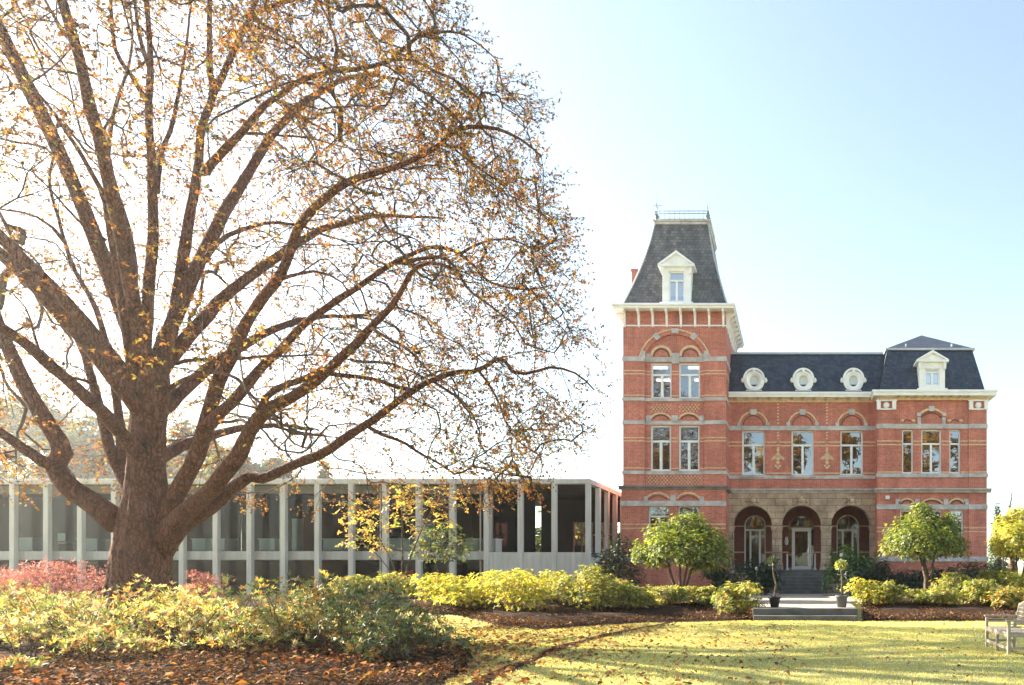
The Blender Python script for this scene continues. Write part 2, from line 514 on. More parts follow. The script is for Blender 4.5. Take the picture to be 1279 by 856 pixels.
# ------------------------------------------------------------------ ground, beds, terrace
def grid_sheet(name, xs, ys, zf, mat):
    xs = np.asarray(xs, float); ys = np.asarray(ys, float)
    GX, GY = np.meshgrid(xs, ys)
    V = np.stack([GX, GY, zf(GX, GY)], -1).reshape(-1, 3)
    nx, ny = len(xs), len(ys)
    fs = [(j*nx+i, j*nx+i+1, (j+1)*nx+i+1, (j+1)*nx+i) for j in range(ny-1) for i in range(nx-1)]
    mb = MB(); mb.add(V, fs, True)
    return tag(mb.build(name, mat), kind='structure')
gx = np.concatenate([[-900,-400,-200,-120,-80], np.arange(-60, 40.1, 1.0), [60,100,200,400,900]])
gy = np.concatenate([[-400,-150,-80,-40,-20,-8], np.arange(0, 60.1, 0.75), [70,90,130,200,400,1500]])
def lawn_z(x, y):
    near = np.clip(1 - np.abs(y - 20) / 30, 0, 1)
    return gh(x, y) + near * (0.025*np.sin(x*0.9+y*0.4) + 0.02*np.sin(y*1.3-x*0.5)) - 0.02
grid_sheet('lawn', gx, gy, lawn_z, M['lawn'])

def bed(name, front, back, mat, mound=0.14, nu=60, nv=24, seed=0):
    """a planted bed between a front outline and a back outline, gently mounded"""
    rng = np.random.default_rng(seed)
    def resample(pl, n):
        p = np.array(pl, float); d = np.concatenate([[0], np.cumsum(np.linalg.norm(np.diff(p, axis=0), axis=1))])
        t = np.linspace(0, d[-1], n)
        return np.stack([np.interp(t, d, p[:, 0]), np.interp(t, d, p[:, 1])], 1)
    A = resample(front, nu); B = resample(back, nu)
    A = A + rng.normal(0, 0.05, A.shape)
    P = []
    for v in np.linspace(0, 1, nv):
        q = A * (1 - v) + B * v
        u = np.linspace(0, 1, nu)
        h = mound * (np.clip(np.minimum(v, 1 - v) * 7, 0, 1)) * np.clip(np.minimum(u, 1-u) * 14, 0, 1)
        z = lawn_z(q[:, 0], q[:, 1]) + 0.006 + h * (1 + 0.35*np.sin(q[:, 0]*2.3)*np.sin(q[:, 1]*1.9)) + rng.normal(0, 0.008, nu)*(h > 0)
        P.append(np.stack([q[:, 0], q[:, 1], z], 1))
    V = np.concatenate(P)
    fs = [(j*nu+i, j*nu+i+1, (j+1)*nu+i+1, (j+1)*nu+i) for j in range(nv-1) for i in range(nu-1)]
    mb = MB(); mb.add(V, fs, True)
    return tag(mb.build(name, mat), kind='structure'), A, B
BEDS = []
BEDS.append(bed('planting_bed', [(-14,7.6),(-9,8.3),(-5.9,8.8),(-5.0,9.7),(-5.5,11.5),(-6.6,13.9)],
    [(-28,19.5),(-20,19.0),(-14,18.0),(-10.5,17.2),(-8.3,16.0),(-7.3,14.9)], M['mulch'], 0.10, 70, 36, 1))
BEDS.append(bed('planting_bed', [(-24,26.0),(-14,24.6),(-11.4,23.6),(-8.6,19.8),(-6.6,18.0),(-5.0,21.6),(-1.35,21.9)],
    [(-24,31.0),(-14,31.5),(-9,32),(-6,32.5),(-4,33),(-2.9,33.5),(-2.35,33.6)], M['mulch'], 0.16, 80, 26, 2))
BEDS.append(bed('planting_bed', [(2.05,21.9),(4,21.6),(7,21.5),(11,21.2),(18,21.5)],
    [(3.35,35),(6,35.6),(9,35.6),(12,34),(18,32)], M['mulch'], 0.16, 60, 26, 3))
def trench():
    ctr = [(-4.35,9.0),(-4.7,10.5),(-4.78,12.2),(-4.85,15.0),(-4.75,17.0),(-4.3,19.2),(-4.0,21.7)]
    p = np.array(ctr); t = np.linspace(0, len(p)-1, 90)
    c = np.stack([np.interp(t, np.arange(len(p)), p[:, k]) for k in (0, 1)], 1)
    rng = np.random.default_rng(9)
    wd = 0.17 + 0.05*np.sin(t*5) + rng.normal(0, 0.02, 90)
    V = []
    for s_ in (-1, -0.4, 0.4, 1):
        q = c.copy(); q[:, 0] += s_ * wd
        V.append(np.stack([q[:, 0], q[:, 1], lawn_z(q[:, 0], q[:, 1]) + (0.012 if abs(s_) < 1 else 0.003)], 1))
    V = np.concatenate(V); n = 90
    fs = [(j*n+i, (j+1)*n+i, (j+1)*n+i+1, j*n+i+1) for j in range(3) for i in range(n-1)]
    mb = MB(); mb.add(V, fs, True)
    tag(mb.build('path', M['mulch']), kind='structure')
trench()
mb = MB()
mb.prism_xz([(-2.2, -0.05), (3.2, -0.05), (3.2, 0.37), (-2.2, 0.37)], 26.5, 37.0)
mb.box(-1.36, 2.02, 22.36, 24.2, -0.05, 0.371); mb.prism_xz([(-1.4, -0.05), (2.06, -0.05), (2.06, 0.37), (-1.4, 0.37)], 24.2, 26.5)
tag(mb.build('pavement', M['gravel']), kind='structure')
gs = empty('garden_steps', (0.33, 22.2, 0), 'two wide dark stone steps from lawn up to the terrace', 'steps')
mb = MB(); mb.box(-1.32, 1.98, 21.62, 22.0, -0.05, 0.165); mb.build('lower_tread', M['step'], gs, bevel=0.012)
mb = MB(); mb.box(-1.36, 2.02, 22.0, 22.36, -0.05, 0.375); mb.build('upper_tread', M['step'], gs, bevel=0.012)

# ------------------------------------------------------------------ the brick villa
VILLA = empty('brick_villa', (0.6, 42, 0.3), 'red brick villa with slate mansard roofs and a tall square corner tower', 'villa')
def part(name, mb, mat, parent=None, bevel=0): return mb.build(name, mat, parent or VILLA, bevel=bevel)

def window(x0, x1, z0, z1, y, transom=None, mull=(), parent=None, arch=0.0, bar=0.085, lower_only=True, name='window', frame='white_win', glass='glass'):
    mb = MB(); d = 0.09
    b = bar
    zt = z1
    mb.box(x0, x0+b, y, y+d, z0, zt); mb.box(x1-b, x1, y, y+d, z0, zt)
    mb.box(x0+b, x1-b, y, y+d, z0, z0+b*1.25)
    if arch <= 0: mb.box(x0+b, x1-b, y, y+d, z1-b, z1)
    else: mb.arc((x0+x1)/2, z1, (x1-x0)/2-b, max(arch-b*0.6, 0.05), b, y, y+d, 16)
    if transom: mb.box(x0+b, x1-b, y-0.015, y+d, transom-b*0.6, transom+b*0.6)
    for mx in mull: mb.box(mx-b*0.75, mx+b*0.75, y-0.01, y+d, z0+b*1.25, (transom-b*0.6) if (transom and lower_only) else z1-b)
    fr = mb.build(name, M[frame], parent or VILLA)
    g = MB()
    if arch <= 0: g.quad((x0+b*.5,y+d*.6,z0+.03),(x1-b*.5,y+d*.6,z0+.03),(x1-b*.5,y+d*.6,z1-.03),(x0+b*.5,y+d*.6,z1-.03))
    else:
        hw = (x1-x0)/2-b*0.5; xc = (x0+x1)/2
        poly = [(x0+b*.5, y+d*.6, z0+.03), (x1-b*.5, y+d*.6, z0+.03)]
        for k in range(17):
            t = math.pi*k/16
            poly.append((xc+hw*math.cos(t), y+d*.6, z1+(arch-b*.5)*math.sin(t)))
        g.add(poly, [tuple(range(len(poly)))])
    g.build('pane', M[glass], fr)
    return fr
def band(name, x0, x1, ya, yb, z0, z1, mat):
    mb = MB(); mb.box(x0, x1, ya, yb, z0, z1)
    return part(name, mb, mat)
def bracket(y0, y1, z0, z1, xc, wd=0.1, side=None, mat='white'):
    """scrolled eave bracket: long arm under the eave, leg down the wall with a drop"""
    L = y1 - y0; H = z1 - z0
    poly = [(y0, z1), (y1, z1), (y1, z0), (y1-0.10, z0+0.02), (y1-0.13, z0+0.12), (y1-0.15, z0+H*0.42),
            (y1-L*0.45, z0+H*0.68), (y0+L*0.15, z0+H*0.80), (y0, z0+H*0.84)]
    mb = MB(); mb.prism_yz(poly, -wd/2, wd/2)
    return mb, mat

# ---- tower (front plane at 36 m)
YT = 36.0
tx = lambda p: X_(p, YT)
tz = lambda p: Z_(p, YT)
TX0, TX1 = tx(778.3), tx(906.5)
TB = 5.5                                            # depth
rx0, rx1 = tx(805.2), tx(879.9)
ztop = tz(388)
zsp, zap = tz(446.5), tz(417.5)
o_low = [(tx(809.4), tx(836.0), tz(694), tz(631.5), 0), (tx(846.5), tx(874.0), tz(694), tz(631.5), 0)]
mb = MB()
mb.wall(TX0, TX1, 0.1, ztop, YT, YT+0.13, [(rx0, rx1, tz(606.5), zsp, zap-zsp)] )
# lower windows cut through by laying the lower storey as its own strip
mb2 = MB()
mb2.wall(TX0-0.08, TX1, 0.1, tz(611.5), YT-0.06, YT+0.3, o_low)
mb2.quad((TX0-0.08,YT-0.06,tz(611.5)),(TX1,YT-0.06,tz(611.5)),(TX1,YT,tz(611.5)),(TX0-0.08,YT,tz(611.5)))
part('ground_floor_wall', mb2, M['brick'])
mb = MB()
mb.wall(TX0, TX1, tz(611.5), ztop, YT, YT+0.13, [(rx0, rx1, tz(606.5), zsp, zap-zsp)])
mb.quad((TX0,YT+TB,0.1),(TX0,YT,0.1),(TX0,YT,ztop),(TX0,YT+TB,ztop))
mb.quad((TX1,YT,0.1),(TX1,YT+TB,0.1),(TX1,YT+TB,ztop),(TX1,YT,ztop))
mb.quad((TX1,YT+TB,0.1),(TX0,YT+TB,0.1),(TX0,YT+TB,ztop),(TX1,YT+TB,ztop))
part('tower_wall', mb, M['brick'])
w3 = [(tx(812.4), tx(838.2), tz(497.4), tz(452.3), 0), (tx(847.2), tx(873.9), tz(497.4), tz(452.3), 0)]
w2 = [(tx(811.8), tx(837.6), tz(588.2), tz(530.6), 0), (tx(847.2), tx(873.2), tz(588.2), tz(530.6), 0)]
mb = MB()
mb.wall(rx0, rx1, tz(606.5), zsp, YT+0.13, YT+0.32, w3 + w2)
mb.wall(rx0, rx1, zsp, zap+0.02, YT+0.13, YT+0.3)
part('tower_recess_wall', mb, M['brick'])
for (x0, x1, z0, z1, _), tr, mu in zip(w3 + w2, (tz(467.2), tz(467.2), tz(550.6), tz(550.6)), (tx(826), tx(860.8), tx(824.5), tx(859.8))):
    window(x0, x1, z0, z1, YT+0.24, tr, (mu,), bar=0.09)
for x0, x1, z0, z1, _ in o_low: window(x0, x1, z0, z1, YT+0.2, tz(645), ((x0+x1)/2,), bar=0.07)
# storeys behind the glass
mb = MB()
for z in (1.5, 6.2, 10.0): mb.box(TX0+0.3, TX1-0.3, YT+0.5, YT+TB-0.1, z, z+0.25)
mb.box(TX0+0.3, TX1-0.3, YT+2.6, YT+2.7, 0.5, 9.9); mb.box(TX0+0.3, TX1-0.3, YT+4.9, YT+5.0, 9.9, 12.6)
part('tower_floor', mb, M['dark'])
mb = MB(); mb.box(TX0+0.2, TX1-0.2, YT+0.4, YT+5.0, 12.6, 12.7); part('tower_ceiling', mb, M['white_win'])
for x0, x1, y in ((813.6, 833.6, 37.0), (860, 874, 37.0), (820, 837, 39.4), (868, 880, 39.4)):
    mb = MB(); mb.box(X_(x0, y), X_(x1, y), y-0.06, y+0.06, 12.52, 12.58); part('strip_light', mb, M['lit_tube'])
# stone and cream bands: pilaster pieces and recess pieces
def tband(name, y0p, y1p, mat, proud=0.035, recess=True, right=True):
    z0, z1 = tz(y1p), tz(y0p)
    mb = MB()
    mb.box(TX0-proud, rx0, YT-proud, YT+0.02, z0, z1); mb.box(rx1, TX1+proud, YT-proud, YT+0.02, z0, z1)
    if recess: mb.box(rx0, rx1, YT+0.13-proud, YT+0.16, z0, z1)
    mb.box(TX1, TX1+proud, YT+0.02, YT+TB, z0, z1); mb.box(TX0-proud, TX0, YT+0.02, YT+TB, z0, z1)
    return part(name, mb, mat)
tband('stone_band', 445.6, 451.4, M['stone'], 0.04)
tband('stone_band', 525.4, 530.2, M['stone'], 0.04)
tband('sill_band', 496.8, 500.8, M['stone'], 0.05)
tband('sill_band', 588.2, 592.5, M['stone'], 0.05)
def tcream(yp, th=1.3):
    z0, z1 = tz(yp+th/2), tz(yp-th/2); pr = 0.012
    mb = MB()
    mb.box(TX0-pr, rx0, YT-pr, YT+0.02, z0, z1); mb.box(rx1, TX1+pr, YT-pr, YT+0.02, z0, z1)
    xs = [rx0, w3[0][0], w3[0][1], w3[1][0], w3[1][1], rx1]
    for i in (0, 2, 4): mb.box(xs[i], xs[i+1], YT+0.13-pr, YT+0.15, z0, z1)
    mb.box(TX1, TX1+pr, YT+0.02, YT+TB, z0, z1)
    mb.box(TX0-pr, TX0, YT+0.02, YT+TB, z0, z1)
    part('cream_course', mb, M['cream'])
for yp in (463.2, 467.0, 493.8, 546.8, 550.8, 584.6): tcream(yp)
for yp in (655.0, 660.0): band('cream_course', TX0-0.09, TX1+0.01, YT-0.072, YT-0.03, tz(yp+0.7), tz(yp-0.7), M['cream'])
# string course
mb = MB(); p_ = [(YT-0.24, tz(607.3)), (YT-0.24, tz(608.6)), (YT-0.14, tz(610.2)), (YT-0.1, tz(612)), (YT, tz(612)), (YT, tz(606.6))]
mb.prism_yz(p_, TX0-0.2, TX1+0.16)
mb.box(TX1, TX1+0.16, YT+0.002, YT+1.69, tz(612), tz(607)); part('string_course', mb, M['stone_dark'])
mb = MB(); mb.box(TX0-0.12, TX1+0.04, YT-0.11, YT-0.05, tz(632.4), tz(626)); part('stone_band', mb, M['stone'])
mb = MB(); mb.box(TX0-0.14, TX1+0.06, YT-0.12, YT-0.06, tz(703), tz(696.5)); part('plinth', mb, M['stone'])
# big relieving arch, three blocks, springers
cxm = (rx0+rx1)/2; hw = (rx1-rx0)/2
mb = MB(); mb.arc(cxm, zsp, hw+0.24, zap-zsp+0.20, 0.07, YT-0.03, YT+0.02, 28); part('arch_hood', mb, M['cream'])
def block(xp0, xp1, yp0, yp1, ya, name='arch_stone'):
    mb = MB(); mb.box(tx(xp0), tx(xp1), ya, YT+0.16, tz(yp1), tz(yp0)); part(name, mb, M['stone'], bevel=0.015)
block(838.8, 847.4, 410.6, 416.6, YT-0.06, 'keystone')
for xc, sgn in ((820.2, -1), (866.6, 1)):
    mb = MB(); mb.box(-0.13, 0.13, YT-0.05, YT+0.02, -0.17, 0.17)
    Rm = Matrix.Translation((tx(xc), 0, tz(420.5))) @ Matrix.Rotation(math.radians(42*sgn), 4, 'Y')
    mb.xform(Rm); part('arch_stone', mb, M['stone'])
block(800.8, 806.0, 438.5, 448.5, YT-0.05, 'springer'); block(879.2, 884.4, 438.5, 448.5, YT-0.05, 'springer')
block(839.0, 847.6, 440.6, 453.8, YT+0.06, 'springer'); block(806.5, 812.0, 440.6, 446.5, YT+0.08, 'springer'); block(874.0, 879.6, 440.6, 446.5, YT+0.08, 'springer')
for xc in (825.6, 861.8):
    mb = MB(); mb.arc(tx(xc), tz(444.6), 0.46, 0.46, 0.13, YT+0.09, YT+0.15, 18); part('arch_hood', mb, M['cream'])
    mb = MB(); mb.arc(tx(xc), tz(444.6), 0.36, 0.36, 0.09, YT+0.11, YT+0.15, 18); part('arch_ring', mb, M['brick_dark'])
# arches over the first floor pair and over the ground floor pair
for xc in (824.8, 860.4):
    mb = MB(); mb.arc(tx(xc), tz(523.2), 0.52, 0.27, 0.09, YT+0.08, YT+0.15, 16); part('arch_hood', mb, M['cream'])
    mb = MB(); mb.arc(tx(xc), tz(523.6), 0.40, 0.21, 0.06, YT+0.10, YT+0.15, 16); part('arch_ring', mb, M['brick_dark'])
block(838.4, 846.6, 518.4, 526, YT+0.06, 'springer'); block(806, 812.6, 518.6, 526, YT+0.07, 'springer'); block(873, 879.4, 518.6, 526, YT+0.07, 'springer')
for xc in (822.0, 860.2):
    mb = MB(); mb.arc(tx(xc), tz(623.5), 0.58, 0.27, 0.09, YT-0.1, YT-0.05, 16); part('arch_hood', mb, M['cream'])
    mb = MB(); mb.arc(tx(xc), tz(625), 0.46, 0.2, 0.06, YT-0.08, YT-0.05, 16); part('arch_ring', mb, M['brick_dark'])
block(837.2, 844.6, 618.5, 627, YT-0.12, 'springer'); block(804.5, 809.5, 620.5, 627, YT-0.12, 'springer'); block(874.2, 879.4, 620.5, 627, YT-0.12, 'springer')
# lattice brick panels
def lattice(xp0, xp1, yp0, yp1, y, n, rows):
    mb = MB()
    x0, x1, z0, z1 = tx(xp0), tx(xp1), tz(yp1), tz(yp0)
    dx = (x1-x0)/n; dz = (z1-z0)/rows
    for r in range(rows):
        for k in range(n):
            xx = x0 + (k + (0.75 if r % 2 else 0.25)) * dx; zz = z0 + (r+0.5)*dz
            if xx + dx*0.25 > x1: continue
            mb.prism_xz([(xx-dx*0.27, zz), (xx, zz-dz*0.42), (xx+dx*0.27, zz), (xx, zz+dz*0.42)], y-0.03, y+0.02)
    part('lattice_panel', mb, M['cream'])
lattice(812.5, 838, 504, 514.5, YT+0.13, 6, 4); lattice(847.5, 873.5, 504, 514.5, YT+0.13, 6, 4)
lattice(806, 879.5, 593.5, 605.5, YT+0.13, 17, 5)
# tower cornice
zc0, zc1 = tz(390.0), tz(384.3)
ov = 0.47
mb = MB()
mb.box(TX0-ov, TX1+ov, YT-ov, YT+TB+ov, zc0+0.04, zc1)
mb.box(TX0-ov-0.06, TX1+ov+0.06, YT-ov-0.06, YT+TB+ov+0.06, zc1-0.08, zc1+0.04)
part('tower_cornice', mb, M['white'], bevel=0.02)
zb0 = tz(409.3)
for xp in (780.6, 798.3, 815.7, 833.2, 850.8, 868.4, 886.0, 903.6):
    b_, m_ = bracket(YT-ov+0.03, YT-0.002, zb0, zc0+0.035, 0)
    b_.xform(Matrix.Translation((tx(xp), 0, 0))); part('eave_bracket', b_, M[m_])
for k in range(8):
    b_, m_ = bracket(-ov+0.03, -0.002, zb0, zc0+0.035, 0)
    b_.xform(Matrix.Translation((TX1, YT+0.28+k*0.71, 0)) @ Matrix.Rotation(math.radians(90), 4, 'Z')); part('eave_bracket', b_, M[m_])
    b_, m_ = bracket(-ov+0.03, -0.002, zb0, zc0+0.035, 0)
    b_.xform(Matrix.Translation((TX0, YT+0.28+k*0.71, 0)) @ Matrix.Rotation(math.radians(-90), 4, 'Z')); part('eave_bracket', b_, M[m_])
mb = MB(); mb.box(TX0-0.03, TX1+0.03, YT-0.03, YT, tz(407.8), tz(406.2)); mb.box(TX1, TX1+0.03, YT, YT+TB, tz(407.8), tz(406.2)); mb.box(TX0-0.03, TX0, YT, YT+TB, tz(407.8), tz(406.2))
part('frieze_moulding', mb, M['white'])
# tower roof: steep, flared at the foot
def frustum(rings, mat, name, parent=None):
    mb = MB()
    for x0, x1, y0, y1, z in rings: mb.v += [(x0,y0,z),(x1,y0,z),(x1,y1,z),(x0,y1,z)]
    for i in range(len(rings)-1):
        for k in range(4):
            mb.f.append((i*4+k, i*4+(k+1)%4, i*4+4+(k+1)%4, i*4+4+k)); mb.sm.append(False)
    n = (len(rings)-1)*4
    mb.f.append((n, n+1, n+2, n+3)); mb.sm.append(False)
    return mb.build(name, mat, parent or VILLA)
zr0 = zc1 + 0.035; zr1 = 20.45
bx0, bx1 = TX0-0.1, TX1+0.12
ux0, ux1 = -7.62, -4.72
rings = []
for t in (0, 0.06, 0.14, 0.26, 0.42, 0.6, 0.8, 1.0):
    s_ = t + 0.095*math.sin(math.pi*t)**0.8 if t not in (0, 1) else t
    rings.append((bx0+(ux0-bx0)*s_, bx1+(ux1-bx1)*s_, YT+0.02+1.18*s_, YT+TB-0.02-1.18*s_, zr0+(zr1-zr0)*t))
TR = frustum(rings, M['slate_top'], 'tower_roof')
uy0, uy1 = YT+1.2, YT+TB-1.2
mb = MB(); mb.box(ux0-0.06, ux1+0.06, uy0-0.06, uy1+0.06, zr1-0.02, zr1+0.12); mb.box(ux0-0.12, ux1+0.12, uy0-0.12, uy1+0.12, zr1+0.12, zr1+0.22)
mb.build('roof_platform', M['stone'], TR, bevel=0.02)
mb = MB(); zr = zr1+0.22
for zz in (zr+0.06, zr+0.36, zr+0.5): 
    for (xa, ya, xb, yb) in ((ux0,uy0,ux1,uy0),(ux0,uy1,ux1,uy1),(ux0,uy0,ux0,uy1),(ux1,uy0,ux1,uy1)):
        mb.tube([(xa,ya,zz),(xb,yb,zz)], 0.02, 5)
for k in range(12):
    t = k/11
    for yy in (uy0, uy1):
        x = ux0+(ux1-ux0)*t; mb.tube([(x,yy,zr),(x,yy,zr+0.5)], 0.014, 4)
    for xx in (ux0, ux1):
        y = uy0+(uy1-uy0)*t; mb.tube([(xx,y,zr),(xx,y,zr+0.5)], 0.014, 4)
mb.build('roof_railing', M['iron'], TR)
for xx, h, cross in ((ux0+0.08, 1.55, True), (ux1-0.05, 0.95, False)):
    mb = MB(); mb.lathe(xx, uy0+0.05, [(0.12,zr),(0.10,zr+0.12),(0.14,zr+0.2),(0.05,zr+0.35),(0.025,zr+0.6),(0.05,zr+0.68),(0.018,zr+0.74),(0.006,zr+h)], 10)
    if cross:
        mb.tube([(xx-0.28,uy0+0.05,zr+0.82),(xx+0.28,uy0+0.05,zr+0.82)], 0.014, 5); mb.tube([(xx,uy0-0.2,zr+0.82),(xx,uy0+0.3,zr+0.82)], 0.014, 5)
    mb.build('finial', M['iron'], TR)
for sx in (0, 1):                                   # lead hips on the front corners
    pts = [((r[1] if sx else r[0]), r[2], r[4]+0.02) for r in rings]
    mb = MB(); mb.tube(pts, 0.05, 6); mb.build('hip_flashing', M['zinc'], TR)

def pediment_dormer(xc, w, z0, z1, zp, pw, yf, yb, winw, wz0, wz1, wtr, parent):
    mb = MB()
    mb.box(xc-w/2, xc-winw/2, yf, yb, z0, z1); mb.box(xc+winw/2, xc+w/2, yf, yb, z0, z1)
    mb.box(xc-winw/2, xc+winw/2, yf, yb, z0, wz0); mb.box(xc-winw/2, xc+winw/2, yf, yb, wz1, z1)
    mb.box(xc-winw/2, xc+winw/2, yf+0.35, yb, wz0, wz1)
    mb.box(xc-w/2-0.12, xc+w/2+0.12, yf-0.1, yf+0.2, z0-0.06, z0+0.08)
    mb.box(xc-pw/2, xc+pw/2, yf-0.16, yb, z1, z1+0.12)
    mb.prism_xz([(xc-pw/2+0.06, z1+0.12), (xc+pw/2-0.06, z1+0.12), (xc, zp-0.1)], yf-0.06, yb)
    for s_ in (-1, 1):
        mb.prism_xz([(xc+s_*pw/2, z1+0.12), (xc+s_*(pw/2-0.16), z1+0.12), (xc, zp-0.14), (xc, zp)][::s_], yf-0.17, yb+0.2)
    for s_ in (-1, 1): mb.box(xc+s_*(w/2-0.02)-0.07, xc+s_*(w/2-0.02)+0.07, yf-0.08, yf+0.1, z1-0.35, z1)
    d_ = mb.build('dormer', M['white'], parent)
    window(xc-winw/2, xc+winw/2, wz0, wz1, yf+0.1, wtr, (xc,), parent=d_, bar=0.075, name='window', glass='glass_pale')
    return d_
yd = YT-0.12
pediment_dormer(X_(845, yd), 1.5, Z_(380, yd), Z_(334, yd), Z_(314.5, yd), 1.92, yd, YT+1.6, 0.84, Z_(377, yd), Z_(338.5, yd), Z_(350, yd), VILLA)

# ---- middle block (front plane at 37.7 m)
YC = 37.7
cx = lambda p: X_(p, YC); cz = lambda p: Z_(p, YC)
CX0, CX1 = TX1, cx(1095.2)
zst = cz(615.6)
wm = [(cx(926.8), cx(955.2), cz(594), cz(537.8), 0), (cx(988.6), cx(1016.4), cz(594), cz(537.8), 0), (cx(1049.6), cx(1077.8), cz(594), cz(537.8), 0)]
mb = MB(); mb.wall(CX0, CX1, zst, cz(495), YC, YC+0.25, wm); part('middle_wall', mb, M['brick'])
for x0, x1, z0, z1, _ in wm: window(x0, x1, z0, z1, YC+0.14, cz(556), ((x0+x1)/2,), bar=0.085)
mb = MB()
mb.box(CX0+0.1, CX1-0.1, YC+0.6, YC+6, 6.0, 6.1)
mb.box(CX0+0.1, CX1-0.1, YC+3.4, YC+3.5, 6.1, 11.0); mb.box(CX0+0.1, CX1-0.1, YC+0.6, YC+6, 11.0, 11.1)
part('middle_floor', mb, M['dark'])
band('stone_band', CX0, CX1, YC-0.04, YC+0.02, cz(537.8), cz(532.3), M['stone'])
sb = MB(); xs = [CX0] + [q for o in wm for q in (o[0]-0.06, o[1]+0.06)] + [CX1]
sb.box(CX0, CX1, YC-0.05, YC+0.02, cz(598.4), cz(594.2))
for o in wm: sb.box(o[0]-0.08, o[1]+0.08, YC-0.11, YC+0.14, cz(596.8), cz(593.6))
part('sill_band', sb, M['stone'])
mb = MB(); mb.prism_yz([(YC-0.24, cz(611.2)), (YC-0.24, cz(612.6)), (YC-0.14, cz(614.2)), (YC-0.1, cz(616)), (YC+0.02, cz(616)), (YC+0.02, cz(610.4))], CX0+0.16, CX1-0.16); part('string_course', mb, M['stone'])
for yp in (552.4, 557.0, 591.2):
    mb = MB(); 
    for i in range(0, 7, 2):
        x_a = CX0 if i == 0 else wm[i//2-1][1]; x_b = CX1 if i == 6 else wm[i//2][0]
        mb.box(x_a, x_b, YC-0.012, YC+0.02, cz(yp+0.7), cz(yp-0.7))
    part('cream_course', mb, M['cream'])
for k, o in enumerate(wm):
    xc = (o[0]+o[1])/2
    mb = MB(); mb.arc(xc, cz(531.5), 0.74, 0.70, 0.09, YC-0.05, YC+0.02, 22); part('arch_hood', mb, M['cream'])
    mb = MB(); mb.arc(xc, cz(531.5), 0.52, 0.50, 0.07, YC-0.015, YC+0.02, 22); part('arch_ring', mb, M['brick_dark'])
    mb = MB(); mb.prism_xz([(xc-0.14, cz(518.6)), (xc+0.14, cz(518.6)), (xc+0.19, cz(511.8)), (xc-0.19, cz(511.8))], YC-0.09, YC+0.02); part('keystone', mb, M['stone'])
    for s_ in (-1, 1):
        mb = MB(); mb.box(xc+s_*0.79-0.1, xc+s_*0.79+0.1, YC-0.08, YC+0.02, cz(532.3), cz(527.8)); part('springer', mb, M['stone'])
for xp in (971.7, 1033.0):
    x = cx(xp); mb = MB()
    for k in range(17):
        yp = 505 + k*3.9
        if 531 < yp < 539: continue
        mb.box(x-0.055, x+0.055, YC-0.012, YC+0.02, cz(yp+1.1), cz(yp-0.6))
    for (dx, dy, s_) in ((0,562,.7),(0,568,1),(-5,572,.8),(5,572,.8),(0,573,1.0),(-2.6,570,.7),(2.6,570,.7),(0,578,.9),(-2.5,582,.6),(2.5,582,.6),(0,584.4,.7),(-7,573.5,.5),(7,573.5,.5)):
        xx = cx(xp+dx); zz = cz(dy); h = 0.14*s_
        mb.prism_xz([(xx-h, zz), (xx, zz-h), (xx+h, zz), (xx, zz+h)], YC-0.014, YC+0.02)
    part('brick_ornament', mb, M['cream'])
# cornice with dentils and small brackets
yo = YC-0.42
def z_at(p, Y): return Z_(p, Y)
mb = MB(); mb.box(CX0+0.02, CX1, yo, YC+0.4, z_at(496, yo), z_at(490.8, yo)); mb.box(CX0+0.02, CX1, yo-0.06, YC+0.4, z_at(492.4, yo), z_at(490.4, yo)+0.03)
part('middle_cornice', mb, M['white'])
mb = MB(); mb.box(CX0, CX1, YC-0.08, YC, cz(503), cz(499.6)); part('frieze_moulding', mb, M['cream'])
mb = MB(); mb.box(CX0, CX1, YC-0.05, YC, cz(499.6), cz(495)); part('frieze', mb, M['white'])
for k in range(13):
    x = CX0 + 0.35 + k*(CX1-CX0-0.7)/12
    mb = MB(); mb.prism_yz([(yo+0.05, z_at(496, yo)), (YC-0.05, z_at(496, yo)), (YC-0.05, cz(501.5)), (YC-0.14, cz(500.5)), (yo+0.08, cz(498))], x-0.07, x+0.07); part('cornice_bracket', mb, M['cream'])
